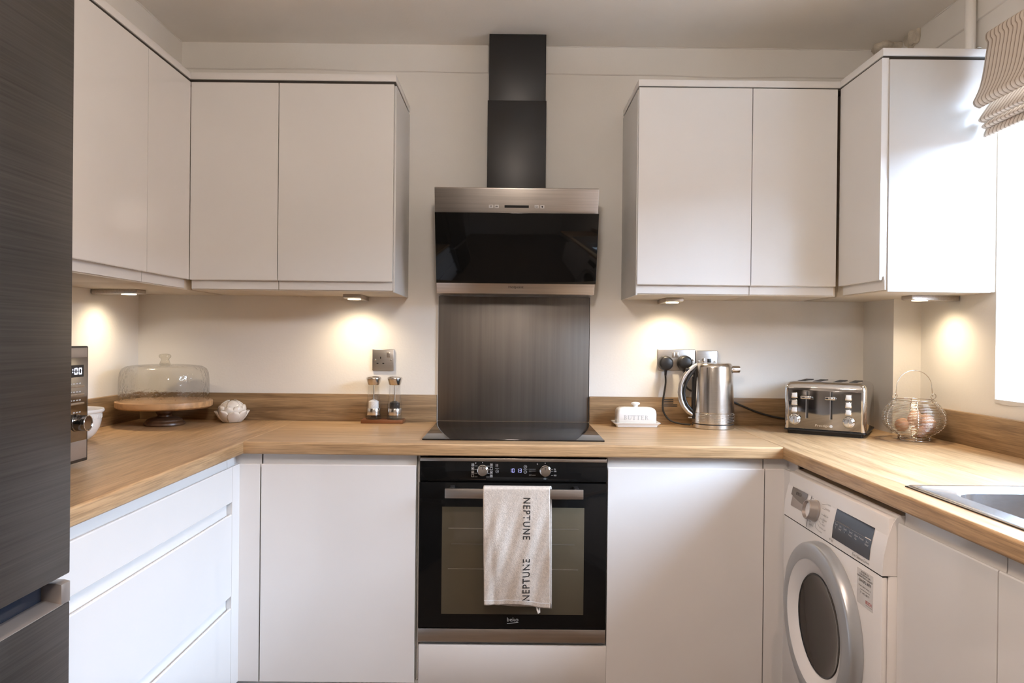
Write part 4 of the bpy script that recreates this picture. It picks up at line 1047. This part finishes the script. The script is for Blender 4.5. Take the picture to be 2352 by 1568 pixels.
# ------------------------------------------------------------------ egg basket and eggs
ec = Vector((1.3865, -0.412, 0.9105))
t = thing('egg_basket', 'round wire egg basket with arched handle beside the toaster', 'basket', ec)
def bprof(z):
    P = [(0.0015, 0.0500), (0.012, 0.0500), (0.018, 0.0520), (0.026, 0.0640), (0.038, 0.0820), (0.052, 0.0945), (0.066, 0.0990), (0.080, 0.1005), (0.094, 0.0970), (0.108, 0.0890), (0.122, 0.0780), (0.132, 0.0700), (0.138, 0.0670)]
    for (z0, r0), (z1, r1) in zip(P, P[1:]):
        if z <= z1: return r0 + (r1 - r0) * (z - z0) / (z1 - z0)
    return P[-1][1]
def ring(z, wr, name='ring_wire', n=48):
    r = bprof(z)
    obj(name, MB().tube([(ec.x + r * math.cos(2 * math.pi * k / n), ec.y + r * math.sin(2 * math.pi * k / n), ec.z + z) for k in range(n)], wr, 6, closed=True), 'wire', t, smooth=180)
ring(0.0025, 0.0013); ring(0.0100, 0.0010)
for k in range(23): ring(0.021 + 0.00480 * k, 0.00095)
ring(0.1385, 0.0019, 'rim_wire')
for k in range(6):
    a = R(60 * k - 112)
    pts, n = [], 70
    for i in range(n + 1):
        z = 0.0025 + 0.1375 * i / n; r = bprof(z) + 0.0016 * math.cos(i * 1.5)
        aa = a + 0.0016 * math.sin(i * 1.5) / max(r, 0.02)
        pts.append((ec.x + r * math.cos(aa), ec.y + r * math.sin(aa), ec.z + z))
    r = bprof(0.0025) - 0.004
    pts = [(ec.x + r * math.cos(a), ec.y + r * math.sin(a), ec.z + 0.0015)] + pts
    obj('upright_wire', MB().tube(pts, 0.0015, 6), 'wire', t, smooth=180)
m = MB()
for k in range(3):
    a = R(60 * k + 10)
    m.tube([(ec.x + 0.050 * math.cos(a), ec.y + 0.050 * math.sin(a), ec.z + 0.0075), (ec.x - 0.050 * math.cos(a), ec.y - 0.050 * math.sin(a), ec.z + 0.0075)], 0.0010, 5)
obj('floor_wire', m, 'wire', t)
hd = []
for k in range(33):
    s = k / 32; a = math.pi * (1 - s)
    hd.append((ec.x + 0.0610 * math.cos(a) * (1.0 if abs(math.cos(a)) < 0.96 else 0.99), ec.y, ec.z + 0.180 + 0.059 * math.sin(a)))
hd = [(ec.x - 0.0640, ec.y, ec.z + 0.150)] + hd + [(ec.x + 0.0640, ec.y, ec.z + 0.150)]
obj('handle', MB().tube(hd, 0.0014, 8), 'wire', t, smooth=180)
for s in (-1, 1):
    pts = [(ec.x + s * (0.0665 + 0.0085 * math.sin(R(30 * k))), ec.y + 0.003 * math.cos(R(30 * k)), ec.z + 0.150 - 0.0095 * math.cos(R(30 * k))) for k in range(12)]
    obj('handle_eye', MB().tube(pts, 0.0012, 6, closed=True), 'wire', t, smooth=180)
def egg(label, dx, dy, dz, tilt, azim, mat):
    tb = bmesh.new(); bmesh.ops.create_uvsphere(tb, u_segments=24, v_segments=16, radius=1)
    for v in tb.verts:
        k = 0.0215 * (1 - 0.13 * v.co.z)
        v.co = Vector((v.co.x * k, v.co.y * k, v.co.z * 0.0278))
    Mx = Matrix.Rotation(azim, 4, 'Z') @ Matrix.Rotation(tilt, 4, 'Y')
    bmesh.ops.transform(tb, matrix=Mx, verts=tb.verts[:])
    o = obj('egg', MB().add(tb), mat, None, smooth=180)
    o.location = ec + Vector((dx, dy, dz)); tag(o, label, 'egg', 'brown eggs in the wire basket')
egg('pale brown egg standing upright on top of the eggs in basket', -0.014, -0.030, 0.080, R(12), R(20), 'egg')
egg('dark brown egg lying at the left side of the wire basket', -0.054, -0.022, 0.055, R(80), R(60), 'egg_dark')
egg('brown egg lying to the right of the upright egg in basket', 0.030, -0.036, 0.060, R(86), R(15), 'egg')
egg('brown egg at the right rear of the wire basket', 0.054, 0.022, 0.068, R(82), R(75), 'egg')
egg('brown egg lowest and nearest in the wire basket', 0.000, -0.036, 0.0355, R(85), R(0), 'egg_dark')
egg('brown egg at the back of the wire basket beneath others', -0.018, 0.036, 0.050, R(85), R(30), 'egg')
egg('brown egg low at right beneath the others in basket', 0.040, -0.006, 0.0400, R(85), R(110), 'egg')

# ------------------------------------------------------------------ washing machine
WX = 0.845; WY0, WY1 = -1.2585, -0.6725
wm = thing('washing_machine', 'white front loading washing machine under the right worktop', 'washing machine', (1.12, -0.965, 0))
obj('body', bx((WX + 0.0135, WY0 + 0.0012, 0.012), (1.46, WY1 - 0.0012, 0.848), 0.006), 'white', wm)
obj('fascia_seam', bx((WX + 0.0015, WY0 + 0.001, 0.7125), (WX + 0.0133, WY1 - 0.001, 0.7168)), 'ink', wm)
obj('front_panel', bx((WX, WY0, 0.10), (WX + 0.0125, WY1, 0.7135), 0.004), 'white', wm)
obj('kick_panel', bx((WX + 0.002, WY0, 0.012), (WX + 0.0125, WY1, 0.098), 0.002), 'white', wm)
# control fascia section (x, z), leaning back to the top
z0, z1 = 0.7165, 0.8535
sec = [(WX - 0.0005, z0), (WX + 0.0035, z0 + 0.045), (WX + 0.012, z0 + 0.085), (WX + 0.0235, z0 + 0.120), (WX + 0.032, z1 - 0.006), (WX + 0.042, z1), (WX + 0.10, z1), (WX + 0.10, z0)]
cf = obj('control_fascia', MB().prism(sec, (0, WY0, 0), (1, 0, 0), (0, 0, 1), (0, WY1 - WY0, 0)), 'white', wm, smooth=28)
fx0, fz0 = Vector((WX - 0.0005, 0, z0)), None
def fas(z):
    for (xa, za), (xb, zb) in zip(sec[:5], sec[1:5]):
        if z <= zb + 1e-9: return xa + (xb - xa) * (z - za) / (zb - za)
    return sec[4][0]
def fas_patch(y0, y1, za, zb, out, mat, name, par, th=0.0006, n=8):
    """thin curved patch lying on the fascia"""
    m = MB(); 
    def f(u, v): z = za + (zb - za) * v; return Vector((fas(z) - out, y0 + (y1 - y0) * u, z))
    m.grid(f, 1, n)
    o = obj(name, m, mat, par, smooth=60)
    return o
UW, VW = (0, -1, 0), (0, 0, 1)     # text runs towards -y on faces that look to -x
def wtext(s, y, z, h, mat, par, fit=None, align='CENTER', name='lettering'):
    bm_ = text_bm(s, h, (0, y, z), UW, VW, fit=fit, align=align, warp=lambda p: Vector((fas(p.z) - 0.0008, p.y, p.z)))
    return obj(name, bm_, mat, par, smooth=0)
# detergent drawer outline, handle pocket
dd = obj('detergent_drawer', MB().box((WX + 0.005, -0.8430, 0.7180), (WX + 0.02, -0.6755, 0.7200)), 'ink_grey', wm)
m = MB()
def fline(pts, r=0.0006):
    m.tube([(fas(z) - 0.0002, y, z) for y, z in pts], r, 5)
zs = [0.8335, 0.8270, 0.8200, 0.8100, 0.8015, 0.79, 0.78, 0.77, 0.7615, 0.75, 0.74, 0.73, 0.7200]
fline([(-0.6740 - 0.0166 * k, 0.8365) for k in range(11)] + [(-0.8435, z) for z in zs], 0.0008)
obj('drawer_seam', m, 'ink', dd)
# pocket: flat grey patch painting the shade of a recess, with chrome bar
def pocket(u, v):
    y = -0.7200 - 0.095 * u; z = 0.7530 + 0.050 * v
    return Vector((fas(z) - 0.0006, y, z))
pk = obj('pocket_shade', MB().grid(pocket, 1, 6), 'fridge_trim', dd)
def bar(u, v):
    y = -0.7120 - 0.108 * u; z = 0.7850 - 0.012 * math.sin(u * math.pi / 2) * (1 - v) + 0.0225 * v
    return Vector((fas(z) - 0.0022, y, z))
obj('handle_bar', MB().grid(bar, 12, 4), 'chrome_dark', dd)
wtext('BOSCH', -0.7640, 0.7950, 0.010, 'ink', dd, fit=(0.036, 0.0085)).location.x -= 0.0016
# programme dial
kz = 0.7750; ky = -0.8850; kx = fas(kz)
nrm = Vector((-1, 0, 0.18)).normalized()
kn = obj('programme_dial', MB().lathe([(0.0300, 0.0), (0.0300, 0.004), (0.0280, 0.006), (0.0265, 0.026), (0.0250, 0.0275), (0.0235, 0.0275), (0.0195, 0.010), (0, 0.010)], (kx, ky, kz), 48, axis=nrm), 'fridge_trim', wm, smooth=40)
obj('dial_face', MB().lathe([(0.0230, 0.0175), (0.0215, 0.0190), (0, 0.0195)], (kx, ky, kz), 32, axis=nrm), 'white', kn)
m = MB()
for y0_, za, y1_, zb in ((-0.916, 0.801, -0.941, 0.805), (-0.920, 0.790, -0.938, 0.791), (-0.922, 0.776, -0.938, 0.7745), (-0.920, 0.765, -0.936, 0.762), (-0.917, 0.755, -0.933, 0.749), (-0.910, 0.746, -0.926, 0.738), (-0.897, 0.744, -0.897, 0.734), (-0.897, 0.734, -0.925, 0.728), (-0.868, 0.809, -0.858, 0.8135), (-0.868, 0.742, -0.855, 0.7405)):
    fline([(y0_, za), (y1_, zb)], 0.0004)
obj('programme_lines', m, 'ink_grey', wm)
for s, y, z in (('Cottons', -0.942, 0.8050), ('Eco 40-60', -0.940, 0.7915), ('Easy Care', -0.940, 0.7745), ('Delicates', -0.938, 0.7625), ('Silk', -0.938, 0.7560), ('Wool', -0.938, 0.7485), ('Mixed Load', -0.930, 0.7380), ('Rinse', -0.928, 0.7275)):
    wtext(s, y, z, 0.0068, 'ink_grey', wm, align='LEFT')
for s, y, z in (('Hygiene', -0.850, 0.8030), ('Plus', -0.850, 0.7960), ('Spin/Drain', -0.872, 0.7320), ('Dark Wash', -0.850, 0.7400), ('off', -0.893, 0.8165), ('Quick 15', -0.855, 0.8130)):
    wtext(s, y, z, 0.0066, 'ink_grey', wm)
# display
dp = fas_patch(-1.0020, -1.1985, 0.7335, 0.8190, 0.0010, 'navy', 'display', wm, n=16)
m = MB()
fy = lambda z: fas(z) - 0.0016
m.tube([(fy(0.7790), -1.008, 0.7790), (fy(0.7790), -1.193, 0.7790)], 0.0006, 5)
m.tube([(fy(0.7810), -1.020, 0.7810), (fy(0.7810), -1.085, 0.7810)], 0.0005, 5)
obj('display_line', m, 'ink_grey', dp)
obj('display_line', MB().tube([(fy(0.7795), -1.168, 0.7795), (fy(0.7795), -1.195, 0.7795)], 0.0011, 6), 'tape', dp)
for a_, b_, y in (('Temp', '\u00b0C', -1.018), ('Spin', 'Speed', -1.042), ('Ready', 'in', -1.068), ('Speed', 'Perfect', -1.098), ('Water', 'Plus', -1.126), ('Prewash', '', -1.152), ('Start', 'Reload', -1.180)):
    wtext(a_, y, 0.7715, 0.0068, 'ink_light', dp).location.x -= 0.0008
    if b_: wtext(b_, y, 0.7645, 0.0062, 'ink_light', dp).location.x -= 0.0008
wtext('Serie | 4', -1.1900, 0.8330, 0.012, 'ink_grey', wm, fit=(0.046, 0.0085))
wtext('Eco Silence Drive', -1.1580, 0.7255, 0.010, 'ink_grey', wm, fit=(0.082, 0.0075))
wtext('8 kg', -0.9980, 0.7260, 0.010, 'ink_grey', wm, fit=(0.018, 0.0070))
# door
dc = (0, -0.965, 0.4900)
def wl(prof, name, mat, par, smooth=40):
    return obj(name, MB().lathe(prof, (WX, dc[1], dc[2]), 72, axis=(-1, 0, 0)), mat, par, smooth=smooth)
wd = wl([(0.2145, 0.0), (0.2165, 0.004), (0.2135, 0.026), (0.2105, 0.0305), (0.206, 0.0320), (0.172, 0.0365), (0.1690, 0.0350)], 'door', 'grey_ring', wm)
wl([(0.1690, 0.0348), (0.1655, 0.0330), (0.142, 0.0235), (0.1320, 0.0160)], 'door_surround', 'white', wd)
wl([(0.1320, 0.0160), (0.1295, 0.0185), (0.1265, 0.0170)], 'glass_rim', 'black', wd)
wl([(0.1270, 0.0165), (0.118, 0.0130), (0.085, 0.0070), (0.04, 0.0040), (0, 0.0030)], 'glass', 'wash_glass', wd, 180)
# guarantee sticker
st = obj('sticker', bx((WX - 0.0004, -1.2200, 0.6180), (WX + 0.001, -1.1420, 0.7020)), 'label', wm)
def stext(s, z, h, mat, fit, y=-1.181): obj('print', text_bm(s, h, (WX - 0.0006, y, z), UW, VW, fit=fit), mat, st, smooth=0)
stext('REGISTER FOR', 0.6965, 1, 'ink', (0.036, 0.0042)); stext('YOUR FREE TWO YEAR', 0.6905, 1, 'ink', (0.052, 0.0042)); stext("MANUFACTURER'S GUARANTEE", 0.6845, 1, 'ink', (0.072, 0.0042))
stext('0344 892 8979', 0.6755, 1, 'ink', (0.058, 0.0072)); stext('Please select option 2.', 0.6625, 1, 'ink', (0.058, 0.0046)); stext('01 892 8979', 0.6475, 1, 'ink_grey', (0.044, 0.0046)); stext('BOSCH', 0.6320, 1, 'ink_red', (0.028, 0.0080), -1.200)
obj('print', MB().box((WX - 0.0007, -1.205, 0.6540), (WX - 0.0004, -1.160, 0.6550)), 'ink_grey', st, smooth=0)
obj('print', MB().box((WX - 0.0007, -1.214, 0.6240), (WX - 0.0004, -1.186, 0.6248)), 'ink_grey', st, smooth=0)

# ------------------------------------------------------------------ sink
SX0, SX1, SY0, SY1 = 0.9200, 1.415, -2.15, -1.214
t = thing('sink', 'stainless steel inset sink in the right worktop by the window', 'sink', (1.17, -1.68, 0.9102))
BX0, BX1, BY0, BY1 = 0.985, 1.355, -1.72, -1.275
def sink_mesh():
    tb = bmesh.new(); c = ((SX0 + SX1) / 2, (SY0 + SY1) / 2); b = ((BX0 + BX1) / 2, (BY0 + BY1) / 2)
    def lp(cc_, hx_, hy_, r, z): return [tb.verts.new((cc_[0] + a, cc_[1] + d, z)) for a, d in rr_loop(hx_, hy_, r, 8)]
    HX, HY = (SX1 - SX0) / 2, (SY1 - SY0) / 2; hbx, hby = (BX1 - BX0) / 2, (BY1 - BY0) / 2
    L = [lp(c, HX, HY, 0.012, 0.9102), lp(c, HX, HY, 0.012, 0.9135), lp(c, HX - 0.002, HY - 0.002, 0.012, 0.9150), lp(c, HX - 0.014, HY - 0.014, 0.020, 0.9150), lp(c, HX - 0.017, HY - 0.017, 0.020, 0.9128),
         lp(b, hbx + 0.008, hby + 0.008, 0.060, 0.9120), lp(b, hbx, hby, 0.055, 0.9080), lp(b, hbx - 0.004, hby - 0.004, 0.050, 0.800), lp(b, hbx - 0.03, hby - 0.03, 0.04, 0.762), lp(b, 0.05, 0.05, 0.03, 0.758)]
    for a, d in zip(L, L[1:]):
        n = len(a)
        for k in range(n): tb.faces.new((a[k], a[(k + 1) % n], d[(k + 1) % n], d[k]))
    tb.faces.new(L[-1])
    bmesh.ops.recalc_face_normals(tb, faces=tb.faces[:])
    return MB().add(tb)
obj('basin', sink_mesh(), 'steel_sink', t, smooth=35)
gz = 0.9112
obj('gasket', MB().tube([(SX0 - 0.0005, SY0, gz), (SX0 - 0.0005, SY1 + 0.0005, gz), (SX1 + 0.0005, SY1 + 0.0005, gz), (SX1 + 0.0005, SY0, gz)], 0.0011, 6, closed=True), 'rubber', t)

# ------------------------------------------------------------------ roman blind
BY_0, BY_1 = -0.672, -1.87
t = thing('roman_blind', 'cream and brown striped roman blind gathered over the window', 'blind', (1.45, -1.25, 1.88))
def fold(name, prof, y_off):
    """prof: list of (x, z) down the cloth"""
    P0, prof = prof, []
    for i in range(len(P0) - 1):
        p = [P0[max(0, i - 1)], P0[i], P0[i + 1], P0[min(len(P0) - 1, i + 2)]]
        for k in range(4):
            q = k / 4
            prof.append(tuple(0.5 * (2 * p[1][c] + (p[2][c] - p[0][c]) * q + (2 * p[0][c] - 5 * p[1][c] + 4 * p[2][c] - p[3][c]) * q * q + (3 * p[1][c] - p[0][c] - 3 * p[2][c] + p[3][c]) * q ** 3) for c in (0, 1)))
    prof.append(P0[-1])
    n = len(prof) - 1
    def f(u, v):
        i = min(n - 1, int(v * n)); s = v * n - i
        x = prof[i][0] + (prof[i + 1][0] - prof[i][0]) * s; z = prof[i][1] + (prof[i + 1][1] - prof[i][1]) * s
        yy = BY_0 + y_off + (BY_1 - BY_0 - y_off) * u
        return Vector((x + 0.003 * math.sin(yy * 9) * v, yy, z + 0.004 * math.sin(yy * 7 + v)))
    o = obj(name, MB().grid(f, 60, n, uvs=lambda u, v: ((BY_1 - BY_0 - y_off) * u + y_off, v)), 'blind', t, smooth=180)
    md = o.modifiers.new('thickness', 'SOLIDIFY'); md.thickness = 0.003; md.offset = 0
fold('blind_fold', [(1.497, 2.192), (1.462, 2.196), (1.448, 2.188), (1.446, 2.172), (1.452, 2.158), (1.447, 2.12), (1.438, 2.06), (1.428, 2.02), (1.416, 1.992), (1.410, 1.978), (1.416, 1.967), (1.430, 1.962)], 0.0)
fold('blind_fold', [(1.470, 1.985), (1.452, 1.960), (1.436, 1.936), (1.430, 1.926), (1.434, 1.921), (1.446, 1.920)], 0.004)
fold('blind_fold', [(1.472, 1.945), (1.456, 1.922), (1.446, 1.911), (1.444, 1.906), (1.450, 1.903), (1.460, 1.904)], 0.010)
fold('blind_fold', [(1.474, 1.935), (1.464, 1.905), (1.456, 1.885), (1.458, 1.879), (1.466, 1.880)], 0.020)
obj('head_rail', bx((1.462, BY_1, 2.155), (1.5128, BY_0 - 0.002, 2.190), 0.002), 'upvc', t)

# pipe in the corner and the small hook on the cornice
t = thing('heating_pipe', 'white painted pipe rising from right wall cabinet to ceiling', 'pipe', (1.477, -0.545, 2.16))
obj('pipe_run', MB().lathe([(0.0158, 0), (0.0160, 0.1), (0.0157, CZ - 2.1602)], (1.477, -0.548, 2.1600), 24), 'wall', t)
obj('pipe_collar', MB().lathe([(0.018, 0.0), (0.024, 0.010), (0.026, 0.018)], (1.477, -0.548, CZ - 0.019), 24), 'wall', t)
o = obj('screw_eye', MB().tube([(1.470 + 0.0105 * math.cos(R(20 * k)), -0.605, 2.1690 + 0.0095 * math.sin(R(20 * k))) for k in range(16)], 0.0016, 8), 'brass', loc=(1.470, -0.605, 2.16))
tag(o, 'small metal screw eye on top of the right cornice', 'hook')
